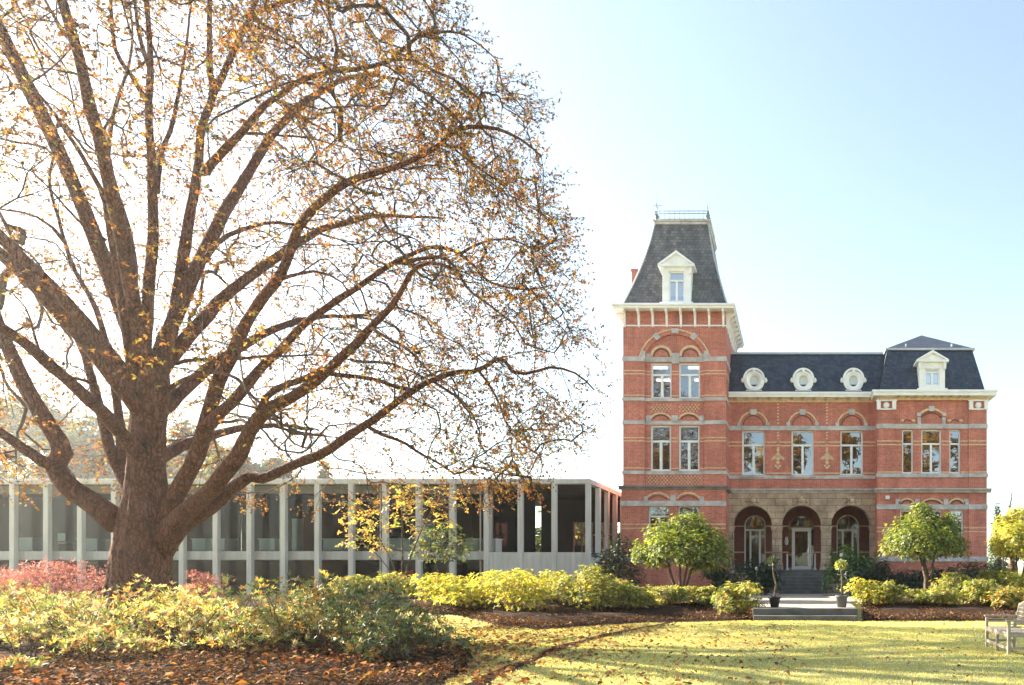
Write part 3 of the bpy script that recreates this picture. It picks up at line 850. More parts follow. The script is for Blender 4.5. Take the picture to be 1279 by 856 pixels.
# mansard
zq = z_at(490.4, yo)+0.02
rz1 = Z_(442.5, 38.8)
mb = MB()
mb.add([(CX0-0.02,YC-0.25,zq),(CX1+0.6,YC-0.25,zq),(CX1+0.6,YC+1.1,rz1),(CX0-0.02,YC+1.1,rz1),(CX0-0.02,YC+9,rz1+0.15),(CX1+0.6,YC+9,rz1+0.15)],
       [(0,1,2,3),(3,2,5,4),(0,3,4)])
MR = part('mansard_roof', mb, M['slate'])
mb = MB(); mb.box(CX0-0.02, CX1+0.6, YC+1.0, YC+1.25, rz1-0.03, rz1+0.08); mb.build('ridge_flashing', M['zinc'], MR)
def oculus(xp):
    yf = YC-0.12
    x = X_(xp, yf); zc_ = Z_(476.0, yf)
    mb = MB(); n = 28
    def ring(rx, rz, k): t = 2*math.pi*k/n; return (rx*math.sin(t), rz*math.cos(t))
    outer = []
    for k in range(n):
        a_, b_ = ring(0.56, 0.56, k)
        if b_ < -0.3: a_ = a_*0.9 + math.copysign(0.06, a_)*(abs(a_) > 0.05); b_ = max(b_, -0.56)
        outer.append((x+a_, zc_+b_))
    mid = [(x+ring(0.40,0.45,k)[0], zc_+ring(0.40,0.45,k)[1]+0.02) for k in range(n)]
    inn = [(x+ring(0.25,0.31,k)[0], zc_+ring(0.25,0.31,k)[1]+0.02) for k in range(n)]
    for A, B, ya, yb in ((outer, mid, yf, yf-0.06), (mid, inn, yf-0.06, yf+0.05)):
        for k in range(n):
            j = (k+1) % n
            mb.quad((A[k][0],ya,A[k][1]),(A[j][0],ya,A[j][1]),(B[j][0],yb,B[j][1]),(B[k][0],yb,B[k][1]))
    for k in range(n):
        j = (k+1) % n
        mb.quad((outer[j][0],yf,outer[j][1]),(outer[k][0],yf,outer[k][1]),(outer[k][0],yf+1.2,outer[k][1]),(outer[j][0],yf+1.2,outer[j][1]))
        mb.quad((inn[k][0],yf+0.05,inn[k][1]),(inn[j][0],yf+0.05,inn[j][1]),(inn[j][0],yf+0.2,inn[j][1]),(inn[k][0],yf+0.2,inn[k][1]))
    mb.box(x-0.44, x+0.44, yf-0.05, yf+0.5, zc_-0.64, zc_-0.5)
    for s_ in (-1, 1): mb.lathe(x+s_*0.64, yf+0.05, [(0.0,zc_-0.09),(0.09,zc_-0.02),(0.1,zc_+0.06),(0.05,zc_+0.12),(0.07,zc_+0.15),(0,zc_+0.2)], 10); mb.box(x+s_*0.6-0.08, x+s_*0.6+0.08, yf+0.02, yf+0.3, zc_-0.06, zc_+0.05)
    mb.arc(x, zc_+0.1, 0.5, 0.5, 0.1, yf-0.09, yf+0.5, 18)
    mb.prism_xz([(x-0.06, zc_+0.44), (x+0.06, zc_+0.44), (x+0.09, zc_+0.64), (x-0.09, zc_+0.64)], yf-0.12, yf+0.1)
    d_ = part('oculus_dormer', mb, M['white'])
    g = MB(); g.add([(p[0], yf+0.15, p[1]) for p in inn], [tuple(range(n))]); g.build('pane', M['oculus_pane'], d_)
for xp in (941.8, 1003.4, 1066.0): oculus(xp)

# ---- porch
zfl = 1.62
px_ = [(916.0, 964.2), (976.8, 1025.4), (1038.2, 1087.0)]
zspp = cz(656.0)
ops = [(cx(a_), cx(b_), zfl, zspp, (cx(b_)-cx(a_))/2*1.0) for a_, b_ in px_]
mb = MB(); mb.wall(CX0, CX1, 0.2, zst, YC-0.04, YC+0.55, ops)
mb.quad((CX1,YC+0.55,zfl),(CX0,YC+0.55,zfl),(CX0,YC+0.55,zst),(CX1,YC+0.55,zst)) if False else None
part('porch_wall', mb, M['sandstone'])
for o in ops:
    xc = (o[0]+o[1])/2; hw_ = (o[1]-o[0])/2
    mb = MB(); n = 11
    for k in range(n):
        t0 = -math.pi/2 + math.pi*k/n + 0.012; t1 = -math.pi/2 + math.pi*(k+1)/n - 0.012
        r0, r1 = hw_+0.002, hw_+0.255
        P = [(xc+r*math.sin(t), zspp+r*math.cos(t)) for r, t in ((r0,t0),(r0,t1),(r1,t1),(r1,t0))]
        mb.prism_xz(P[::-1], YC-0.075, YC)
    part('arch_voussoirs', mb, M['sandstone'])
    zt = zspp+hw_
    mb = MB(); mb.prism_xz([(xc-0.16, zt-0.02), (xc+0.16, zt-0.02), (xc+0.24, zt+0.5), (xc-0.24, zt+0.5)], YC-0.2, YC)
    mb.lathe(xc, YC-0.16, [(0.0,zt+0.08),(0.16,zt+0.16),(0.2,zt+0.3),(0.12,zt+0.42),(0,zt+0.5)], 10)
    for s_ in (-1, 1): mb.lathe(xc+s_*0.3, YC-0.08, [(0.0,zt+0.12),(0.1,zt+0.2),(0.1,zt+0.3),(0,zt+0.36)], 8)
    part('carved_keystone', mb, M['sandstone'])
edges = [CX0] + [q for o in ops for q in (o[0], o[1])] + [CX1]
for i in range(0, 8, 2):
    xa, xb = edges[i], edges[i+1]
    mb = MB()
    mb.box(xa-0.05 if i else xa, xb+0.05 if i < 6 else xb, YC-0.14, YC+0.5, zspp-0.18, zspp-0.06)
    mb.box(xa-0.03 if i else xa, xb+0.03 if i < 6 else xb, YC-0.10, YC+0.48, zspp-0.28, zspp-0.18)
    part('pier_capital', mb, M['sandstone'])
    mb = MB(); mb.box(xa-0.05 if i else xa, xb+0.05 if i < 6 else xb, YC-0.13, YC+0.5, zfl+0.003, zfl+0.4); mb.box(xa-0.07 if i else xa, xb+0.07 if i < 6 else xb, YC-0.16, YC+0.52, zfl+0.002, zfl+0.16)
    part('pier_base', mb, M['sandstone'])
mb = MB(); mb.box(CX0+0.05, CX1-0.05, YC-0.1, YC+2.6, zfl-0.2, zfl); part('porch_floor', mb, M['stone'])
YP = YC+2.3
qx = lambda p: X_(p, YP); qz = lambda p: Z_(p, YP)
pw = [(qx(929.5), qx(956.5), zfl+0.1, qz(657), (qx(956.5)-qx(929.5))/2), (qx(985.0), qx(1016.5), zfl+0.02, qz(660), (qx(1016.5)-qx(985.0))/2), (qx(1045), qx(1073), zfl+0.1, qz(657), (qx(1073)-qx(1045))/2)]
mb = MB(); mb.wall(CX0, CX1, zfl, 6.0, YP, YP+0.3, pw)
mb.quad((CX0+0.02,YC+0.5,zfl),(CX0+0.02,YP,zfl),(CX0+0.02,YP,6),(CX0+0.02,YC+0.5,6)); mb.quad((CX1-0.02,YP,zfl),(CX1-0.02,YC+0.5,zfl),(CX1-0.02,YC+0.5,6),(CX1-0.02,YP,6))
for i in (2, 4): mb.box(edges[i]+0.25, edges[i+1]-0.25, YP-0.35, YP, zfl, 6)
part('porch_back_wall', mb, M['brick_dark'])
mb = MB()
for yp in (657.5, 690): 
    xs = [CX0] + [q for o in pw for q in (o[0], o[1])] + [CX1]
    for i in range(0, 8, 2): mb.box(xs[i], xs[i+1], YP-0.012, YP+0.02, qz(yp+0.8), qz(yp-0.8))
part('cream_course', mb, M['cream'])
mb = MB(); mb.box(CX0, CX1, YC+0.45, YP+0.1, 5.75, 5.95); part('porch_ceiling', mb, M['cream'])
for k in (0, 2):
    o = pw[k]; w_ = o[1]-o[0]
    window(o[0], o[1], o[2], o[3], YP+0.16, qz(662), (o[0]+w_*0.28, o[1]-w_*0.28), arch=o[4], bar=0.075, glass='glass_porch')
o = pw[1]
window(o[0], o[1], qz(659.5), o[3]+0.05, YP+0.16, None, (), arch=o[4]-0.05, bar=0.06, name='fanlight', frame='teak', glass='glass_porch')
def door():
    x0, x1, z0, z1 = qx(989.0), qx(1013.2), zfl+0.02, qz(659.5)
    mb = MB(); b = 0.18; y = YP+0.12
    mb.box(x0, x0+b, y, y+0.1, z0, z1); mb.box(x1-b, x1, y, y+0.1, z0, z1)
    mb.box(x0+b, x1-b, y, y+0.1, z0, z0+0.2); mb.box(x0+b, x1-b, y, y+0.1, z1-0.2, z1)
    d_ = part('door', mb, M['white_win'])
    g = MB(); g.quad((x0+.1,y+.05,z0+.1),(x1-.1,y+.05,z0+.1),(x1-.1,y+.05,z1-.1),(x0+.1,y+.05,z1-.1)); g.build('pane', M['glass_porch'], d_)
    h = MB(); h.box(x1-0.13, x1-0.09, y-0.05, y, z0+0.9, z0+1.3); h.build('handle', M['alu'], d_)
    g = MB()
    for xa, xb in ((o[0], x0), (x1, o[1])): g.quad((xa,y+.05,z0),(xb,y+.05,z0),(xb,y+.05,z1),(xa,y+.05,z1))
    fr = MB()
    for xa, xb in ((o[0], x0), (x1, o[1])): fr.box(xa, xb, y, y+0.09, z0, z0+0.12); fr.box(xa, xb, y, y+0.09, z1-0.1, z1)
    sl = part('door_sidelight', fr, M['teak']); g.build('pane', M['glass_porch'], sl)
door()
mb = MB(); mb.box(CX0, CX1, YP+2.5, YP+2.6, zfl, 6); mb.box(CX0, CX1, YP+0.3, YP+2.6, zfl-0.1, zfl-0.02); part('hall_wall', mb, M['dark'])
for xp in (983.2, 1018.0):                          # slim white posts either side of the door
    x = X_(xp, YC+1.2)
    mb = MB(); mb.lathe(x, YC+1.2, [(0.09,zfl),(0.09,zfl+0.06),(0.05,zfl+0.1),(0.045,zfl+0.85),(0.06,zfl+0.88),(0,zfl+0.93)], 12)
    part('door_post', mb, M['white'])
mb = MB(); x = X_(982.2, YP-0.4); mb.lathe(x, YP-0.2, [(0.02,3.05),(0.1,3.1),(0.12,3.3),(0.08,3.5),(0.02,3.56)], 10); mb.box(x-0.03, x+0.03, YP-0.2, YP, 3.5, 3.56); part('wall_lantern', mb, M['lamp'])
# stair
st = MB(); n = 7; rise = (zfl-0.37)/n
for k in range(n):
    y1 = YC-0.05-0.3*k
    st.box(X_(973.5, 37)-0.05*k*0, X_(1032.5, 36.5), y1-0.3, y1, 0.36, zfl-rise*k-0.004*0)
part('entrance_stair', st, M['step'], bevel=0.015)
mb = MB(); mb.box(X_(963.5, 37), X_(973, 37)-0.02, YC-0.75, YC-0.16, 0.36, zfl+0.25); mb.box(X_(962.5, 37), X_(974, 37)-0.02, YC-0.8, YC-0.15, zfl+0.25, zfl+0.34); part('stair_pedestal', mb, M['stone_dark'])

# ---- right wing (front plane at 36.8 m)
YR = 36.8
wx = lambda p: X_(p, YR); wz = lambda p: Z_(p, YR)
RX0, RX1 = wx(1095.7), wx(1232.6)
pa, pb = wx(1118.9), wx(1210.0)
wr = [(wx(1127), wx(1140.9), wz(591.6), wz(536.2), 0), (wx(1151), wx(1176.2), wz(591.6), wz(536.2), 0), (wx(1186.2), wx(1200), wz(591.6), wz(536.2), 0)]
wg = [(wx(1124.5), wx(1141.2), wz(694), wz(637), 0), (wx(1151.2), wx(1176.6), wz(694), wz(637), 0), (wx(1186.6), wx(1203.6), wz(694), wz(637), 0)]
mb = MB(); mb.wall(pa, pb, 0.1, wz(497), YR+0.06, YR+0.3, wr + wg)
for xa, xb in ((RX0, pa), (pb, RX1)):
    mb.wall(xa, xb, 0.1, wz(497), YR, YR+0.1)
    mb.quad((xa,YR+0.1,0.1),(xa,YR,0.1),(xa,YR,wz(497)),(xa,YR+0.1,wz(497))); mb.quad((xb,YR,0.1),(xb,YR+0.1,0.1),(xb,YR+0.1,wz(497)),(xb,YR,wz(497)))
mb.quad((RX0,YC+0.4,0.1),(RX0,YR,0.1),(RX0,YR,wz(497)),(RX0,YC+0.4,wz(497)))
mb.quad((RX1,YR,0.1),(RX1,YR+13,0.1),(RX1,YR+13,wz(497)),(RX1,YR,wz(497)))
part('wing_wall', mb, M['brick'])
for k, o in enumerate(wr): window(o[0], o[1], o[2], o[3], YR+0.18, wz(554), (((o[0]+o[1])/2,) if k == 1 else ()), bar=0.075)
for k, o in enumerate(wg): window(o[0], o[1], o[2], o[3], YR+0.18, wz(650), (((o[0]+o[1])/2,) if k == 1 else ()), bar=0.075)
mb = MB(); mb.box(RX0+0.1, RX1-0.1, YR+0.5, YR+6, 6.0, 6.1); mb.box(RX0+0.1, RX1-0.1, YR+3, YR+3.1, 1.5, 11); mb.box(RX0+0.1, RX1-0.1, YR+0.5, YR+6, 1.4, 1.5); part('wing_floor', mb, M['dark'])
def rband(name, y0p, y1p, mat, pr, gaps=None):
    z0, z1 = wz(y1p), wz(y0p); mb = MB()
    mb.box(RX0-pr, pa+0.01, YR-pr, YR+0.02, z0, z1); mb.box(pb-0.01, RX1+pr, YR-pr, YR+0.02, z0, z1)
    xs = [pa+0.01] + ([q for o in gaps for q in (o[0], o[1])] if gaps else []) + [pb-0.01]
    for i in range(0, len(xs), 2): mb.box(xs[i], xs[i+1], YR+0.06-pr, YR+0.1, z0, z1)
    mb.box(RX1, RX1+pr, YR+0.02, YR+13, z0, z1)
    part(name, mb, mat)
rband('stone_band', 529.6, 535.4, M['stone'], 0.04)
rband('sill_band', 591.4, 596.4, M['stone'], 0.06)
rband('stone_band', 630.2, 636.4, M['stone'], 0.04)
rband('cream_course', 550.2, 551.6, M['cream'], 0.012, wr); rband('cream_course', 554.8, 556.2, M['cream'], 0.012, wr); rband('cream_course', 589, 590.4, M['cream'], 0.012, wr)
rband('cream_course', 658.6, 660, M['cream'], 0.012, wg); rband('cream_course', 663.4, 664.8, M['cream'], 0.012, wg)
rband('plinth', 695.5, 701.5, M['stone'], 0.07)
mb = MB(); p_ = [(YR-0.24, wz(610.6)), (YR-0.24, wz(612)), (YR-0.14, wz(613.8)), (YR-0.1, wz(615.6)), (YR+0.07, wz(615.6)), (YR+0.07, wz(610))]
mb.prism_yz(p_, RX0-0.16, RX1+0.2); part('string_course', mb, M['stone'])
xm = (wr[1][0]+wr[1][1])/2
mb = MB(); mb.arc(xm, wz(519), 0.62, 0.28, 0.12, YR-0.02, YR+0.08, 16); part('arch_hood', mb, M['cream'])
mb = MB(); mb.arc(xm, wz(522), 0.5, 0.24, 0.08, YR+0.03, YR+0.08, 16); part('arch_ring', mb, M['brick_dark'])
mb = MB(); mb.prism_xz([(xm-0.12, wz(514)), (xm+0.12, wz(514)), (xm+0.17, wz(507.4)), (xm-0.17, wz(507.4))], YR-0.05, YR+0.08); part('keystone', mb, M['stone'])
for s_ in (-1, 1):
    mb = MB(); mb.box(xm+s_*0.68-0.1, xm+s_*0.68+0.1, YR-0.03, YR+0.08, wz(520), wz(515.6)); mb.box(xm+s_*0.66-0.09, xm+s_*0.66+0.09, YR+0.0, YR+0.08, wz(529.6), wz(521.5)); part('springer', mb, M['stone'])
    o = wr[0] if s_ < 0 else wr[2]; xo = (o[0]+o[1])/2
    for q in (-1, 1):
        mb = MB(); mb.lathe(xo+q*0.31, YR+0.04, [(0,wz(527.6)),(0.11,wz(526.6)),(0.11,wz(524.6)),(0,wz(523.6))], 10); part('arch_stone', mb, M['cream'])
    mb = MB(); mb.arc(xo, wz(527.4), 0.2, 0.1, 0.06, YR+0.03, YR+0.08, 10); part('arch_ring', mb, M['brick_dark'])
for o in wg:
    xc = (o[0]+o[1])/2; hw_ = (o[1]-o[0])/2
    mb = MB(); mb.arc(xc, wz(629.8), hw_+0.02, 0.24, 0.09, YR-0.02, YR+0.08, 14); part('arch_hood', mb, M['cream'])
    mb = MB(); mb.arc(xc, wz(630), hw_-0.1, 0.18, 0.06, YR+0.03, YR+0.08, 14); part('arch_ring', mb, M['brick_dark'])
for xp in (1121.5, 1146, 1181.5, 1206.8):
    mb = MB(); mb.box(wx(xp)-0.13, wx(xp)+0.13, YR-0.02, YR+0.08, wz(631), wz(623.5)); part('springer', mb, M['stone'])
mb = MB(); mb.box(wx(1105.6), wx(1110.6), YR-0.2, YR, wz(624.4), wz(619.6)); part('wall_lamp', mb, M['lamp'], bevel=0.02)
# wing cornice
yo = YR-0.42
mb = MB(); mb.box(RX0-0.26, RX1+0.4, yo, YR+13, Z_(494, yo), Z_(488, yo)); mb.box(RX0-0.32, RX1+0.46, yo-0.06, YR+13, Z_(489.8, yo), Z_(487.4, yo)+0.02); part('wing_cornice', mb, M['white'], bevel=0.015)
mb = MB(); mb.box(RX0-0.02, RX1+0.05, YR-0.05, YR, wz(497), wz(493)); mb.box(RX1, RX1+0.05, YR, YR+13, wz(497), wz(493)); part('frieze', mb, M['white'])
mb = MB(); mb.box(RX0-0.02, RX1+0.07, YR-0.08, YR, wz(500.4), wz(497)); part('frieze_moulding', mb, M['cream'])
for k in range(9):
    x = pa + 0.1 + k*(pb-pa-0.2)/8
    mb = MB(); mb.prism_yz([(yo+0.05, Z_(494, yo)), (YR-0.05, Z_(494, yo)), (YR-0.05, wz(498.5)), (YR-0.14, wz(497.5)), (yo+0.08, wz(495.6))], x-0.07, x+0.07); part('cornice_bracket', mb, M['cream'])
for xa, xb in ((RX0-0.03, pa), (pb, RX1+0.04)):
    mb = MB(); z0, z1 = wz(512.4), wz(500.4); t = 0.1
    mb.box(xa, xa+2*t, YR-0.16, YR, z0, z1); mb.box(xb-2*t, xb, YR-0.16, YR, z0, z1); mb.box(xa+2*t, xb-2*t, YR-0.08, YR, z0, z0+0.08); mb.box(xa-0.05, xb+0.05, YR-0.18, YR, z1-0.06, z1)
    pl = part('bracket_panel', mb, M['white'])
    xc = (xa+xb)/2; zc_ = (z0+z1)/2
    mb = MB(); n0 = len(mb.v); mb.lathe(0, 0, [(0.17,0),(0.17,0.05),(0.1,0.08),(0.0,0.09)], 14); mb.xform(Matrix.Translation((xc, YR-0.001, zc_)) @ Matrix.Rotation(math.radians(90), 4, 'X')); mb.build('rosette', M['white'], pl)
# wing roof
zq = Z_(487.4, yo)+0.025
top = Z_(437.5, 37.9)
WR = frustum([(RX0+0.12, RX1-0.15, YR-0.2, YR+8.2, zq), (5.12, 9.82, YR+1.05, YR+6.9, top)], M['slate'], 'wing_roof')
mb = MB(); ax, ay, az = 7.5, YR+3.7, Z_(419, YR+3.7)
mb.add([(5.06,YR+0.98,top+0.06),(9.9,YR+0.98,top+0.06),(9.9,YR+6.9,top+0.06),(5.06,YR+6.9,top+0.06),(ax,ay,az)], [(0,1,4),(1,2,4),(2,3,4),(3,0,4)]); mb.build('upper_hip', M['slate'], WR)
mb = MB(); mb.box(5.0, 9.94, YR+0.93, YR+1.06, top-0.04, top+0.07); mb.box(9.8, 9.94, YR+1.06, YR+6.95, top-0.04, top+0.07); mb.box(5.0, 5.14, YR+1.06, YR+6.95, top-0.04, top+0.07); mb.build('ridge_flashing', M['zinc'], WR)
for xp in (1131.6, 1188.6):
    x = X_(xp, 38.2); mb = MB(); mb.box(x-0.04, x+0.04, YR+1.3, YR+1.4, top+0.1, top+0.42); mb.build('vent_pipe', M['zinc'], WR)
yd = YR-0.32
pediment_dormer(X_(1164.4, yd), 1.36, zq, Z_(452.9, yd), Z_(438.4, yd), 1.72, yd, YR+1.0, 0.78, Z_(482, yd), Z_(460.5, yd), Z_(465, yd), VILLA)
# back of the house, chimney
mb = MB(); mb.box(-10.35, RX1-0.02, 44.5, 50.5, 0.1, 11.2); mb.box(TX1+0.02, RX1-0.3, 43.6, 44.5, 6.0, 11.0); part('rear_wall', mb, M['brick'])
mb = MB(); mb.box(-10.5, -9.95, 43.9, 44.6, 0.2, Z_(341, 44.2)); mb.box(-10.56, -9.89, 43.84, 44.66, Z_(341, 44.2), Z_(339, 44.2)); part('chimney', mb, M['brick'])
# ------------------------------------------------------------------ the modern glass pavilion
PAV = empty('glass_pavilion', (-30, 39, 0.3), 'long low modern pavilion of pale concrete columns and tall glass behind the big tree', 'pavilion')
PY, PXR = 34.0, -10.2
PTOP, PFAS = Z_(598.4, PY), Z_(604.4, PY)
PS1, PS0 = Z_(688.4, PY), Z_(699.2, PY)
BAY = 1.688; CW = 0.25; PXL = PXR - BAY*23
PBK = PY + BAY*7
mb = MB(); mb.box(PXL-1, PXR, PY, PBK+CW, PFAS, PTOP); mb.box(PXL-1, PXR-0.02, PY+0.02, PBK+CW-0.02, PTOP, PTOP+0.02)
part('roof', mb, M['concrete'], PAV, bevel=0.02)
for k in range(24):
    xr = PXR - k*BAY
    mb = MB(); mb.box(xr-CW, xr, PY+0.006, PY+0.22, -0.05, PFAS); part('column', mb, M['concrete'], PAV, bevel=0.015)
for k in range(1, 8):
    y = PY + k*BAY
    mb = MB(); mb.box(PXR-CW, PXR-0.006, y, y+CW, -0.05, PFAS); part('column', mb, M['concrete'], PAV, bevel=0.015)
LGX = PXR - BAY*3 - CW*0.5                         # the open loggia begins here
mb = MB(); mb.box(PXL-1, LGX, PY+0.36, PBK, PS0, PS1); part('floor_slab', mb, M['concrete_slab'], PAV)
mb = MB(); mb.box(LGX, PXR-0.05, PY+0.06, PY+0.34, -0.05, PS1-0.06); mb.box(LGX, PXR-0.05, PY+0.34, PBK, PS1-0.3, PS1-0.07); mb.box(PXR-0.33, PXR-0.05, PY+0.34, PY+BAY*1.1, -0.05, PS1-0.06)
part('base_wall', mb, M['concrete'], PAV)
mb = MB(); mb.box(PXR-0.3, PXR-0.1, PY+BAY*1.1, PBK, -0.05, PS1-0.4); part('brick_base', mb, M['brick'], PAV)
gy = PY + 0.62
mb = MB(); mb.quad((PXL-1,gy,PS1),(LGX,gy,PS1),(LGX,gy,PFAS),(PXL-1,gy,PFAS)); gl = part('glazing', mb, M['glass_pav'], PAV)
mb = MB(); mb.quad((PXL-1,gy,-0.05),(LGX,gy,-0.05),(LGX,gy,PS0),(PXL-1,gy,PS0)); part('glazing', mb, M['glass_pav'], PAV)
mb = MB(); mb.quad((LGX,gy,PS1),(LGX,PBK,PS1),(LGX,PBK,PFAS),(LGX,gy,PFAS)); part('glazing', mb, M['glass_side'], PAV)
for k in range(3, 23):
    x = PXR - k*BAY - 0.55 - (0.12 if k % 3 == 0 else 0.0)
    mb = MB(); mb.box(x-0.03, x+0.03, gy-0.05, gy+0.06, PS1, PFAS); part('mullion', mb, M['alu'], PAV)
    mb = MB(); mb.box(x-0.03, x+0.03, gy-0.05, gy+0.06, -0.05, PS0); part('mullion', mb, M['alu'], PAV)
mb = MB(); mb.box(PXL-1, LGX, gy-0.02, gy+0.1, PFAS-0.42, PFAS); part('blind_box', mb, M['office_ceiling'], PAV)
mb = MB(); mb.box(LGX-0.06, LGX+0.06, gy-0.06, gy+0.06, PS1, PFAS); part('corner_mullion', mb, M['alu'], PAV)
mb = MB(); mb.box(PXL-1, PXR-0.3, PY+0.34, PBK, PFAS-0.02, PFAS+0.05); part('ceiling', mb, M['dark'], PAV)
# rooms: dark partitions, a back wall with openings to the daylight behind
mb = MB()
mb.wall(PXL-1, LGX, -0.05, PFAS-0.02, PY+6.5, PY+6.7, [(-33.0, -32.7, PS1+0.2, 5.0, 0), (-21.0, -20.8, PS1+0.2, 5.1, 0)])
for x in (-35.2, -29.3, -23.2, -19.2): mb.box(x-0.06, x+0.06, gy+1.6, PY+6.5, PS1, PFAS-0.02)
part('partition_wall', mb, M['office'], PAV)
mb = MB(); mb.box(PXL-1, LGX, PY+3.5, PY+3.6, -0.05, PS0); part('basement_wall', mb, M['dark'], PAV)
for xa, xb in ((-31, -29.6), (-25.4, -24.2), (-36.5, -35.6), (-22.9, -21.4), (-19.5, -18.2)):
    mb = MB(); mb.box(xa, xb, gy+1.0, gy+1.12, PFAS-0.72, PFAS-0.66); part('ceiling_light', mb, M['white'], PAV)
# loggia back: glass between slim posts
mb = MB(); mb.box(LGX, PXR-0.35, PY+7.4, PY+7.5, 4.5, PFAS-0.02); mb.box(LGX, -13.4, PY+7.4, PY+7.5, PS1-0.1, 4.5); mb.box(-12.6, -11.9, PY+7.4, PY+7.5, PS1-0.1, 4.5); mb.box(-13.4, -12.6, PY+7.4, PY+7.5, PS1-0.1, 3.1); part('loggia_wall', mb, M['office'], PAV)
for x in (-13.4, -12.9, -12.3, -11.6, -11.0): 
    mb = MB(); mb.box(x-0.05, x+0.05, PY+7.38, PY+7.5, PS1-0.08, 4.5); part('loggia_post', mb, M['teak'], PAV)
mb = MB(); mb.box(-13.4, PXR-0.35, PY+7.38, PY+7.48, 3.7, 3.78); part('loggia_rail', mb, M['teak'], PAV)

def desk(px0, px1, top, label, tall=False):
    Y = gy + 0.75
    x0, x1 = X_(px0, Y), X_(px1, Y)
    z0 = PS1
    z1 = Z_(top, Y)
    o = empty('office_desk' if not tall else 'office_cabinet', ((x0+x1)/2, Y, z0), label, 'desk' if not tall else 'cabinet', 'pale office furniture behind the pavilion glass')
    if tall:
        mb = MB(); mb.box(x0, x1, Y-0.2, Y+0.25, z0+0.06, z1); mb.build('carcass', M['desk'], o, bevel=0.01)
        mb = MB(); mb.box(x0+0.02, x1-0.02, Y-0.222, Y-0.202, z0+0.1, z1-0.03); mb.build('door', M['desk'], o)
    else:
        mb = MB(); mb.box(x0-0.05, x1+0.05, Y-0.3, Y+0.5, z1-0.05, z1); mb.build('desktop', M['desk'], o)
        mb = MB(); mb.box(x0+0.04, x1-0.04, Y-0.26, Y-0.22, z0+0.06, z1-0.05); mb.build('front_panel', M['desk'], o)
        for x in (x0, x1-0.04):
            mb = MB(); mb.box(x, x+0.04, Y-0.28, Y+0.46, z0, z1-0.05); mb.build('leg', M['desk'], o)
for args in ((22, 48, 672, 'pale desk behind the glass near the left frame edge'),
             (104, 128, 673, 'pale desk behind the glass just left of the thick trunk'),
             (246, 262, 673, 'pale desk behind the glass just right of the thick trunk'),
             (268, 286, 673, 'pale desk right of the first desk beyond the trunk'),
             (329, 348, 673, 'pale desk left of the hanging white panel cabinet'),
             (408, 432, 673, 'pale desk behind the glass left of the yellow sapling'),
             (490, 516, 673, 'pale desk behind the glass right of the yellow sapling'),
             (584, 600, 673, 'pale desk behind the glass left of the loggia, the longer one'),
             (611, 622, 673, 'small pale desk end nearest the open loggia')):
    desk(*args)
desk(368, 375, 648, 'narrow tall white cabinet behind the glass under the low bough', True)
desk(531, 540, 649, 'narrow tall cyan cabinet above the green shrub', True)
def chair(px, label):
    Y = gy+0.8; x = X_(px, Y); o = empty('office_chair', (x, Y, PS1), label, 'chair')
    mb = MB(); mb.box(x-0.22, x+0.22, Y-0.2, Y+0.2, PS1+0.42, PS1+0.48); mb.build('seat', M['desk'], o)
    mb = MB(); mb.box(x-0.2, x+0.2, Y-0.24, Y-0.2, PS1+0.55, PS1+0.95); mb.build('backrest', M['desk'], o)
    for sx in (-1, 1):
        for sy in (-1, 1):
            mb = MB(); mb.tube([(x+sx*.2, Y+sy*.18, PS1), (x+sx*.19, Y+sy*.17, PS1+0.42)], 0.015, 5); mb.build('leg', M['alu'], o)
    mb = MB()
    for sx in (-.16, .16): mb.box(x+sx-.015, x+sx+.015, Y-.225, Y-.205, PS1+.46, PS1+.6)
    mb.build('back_bracket', M['alu'], o)
chair(83, 'white office chair behind the glass in the second bay from the left')

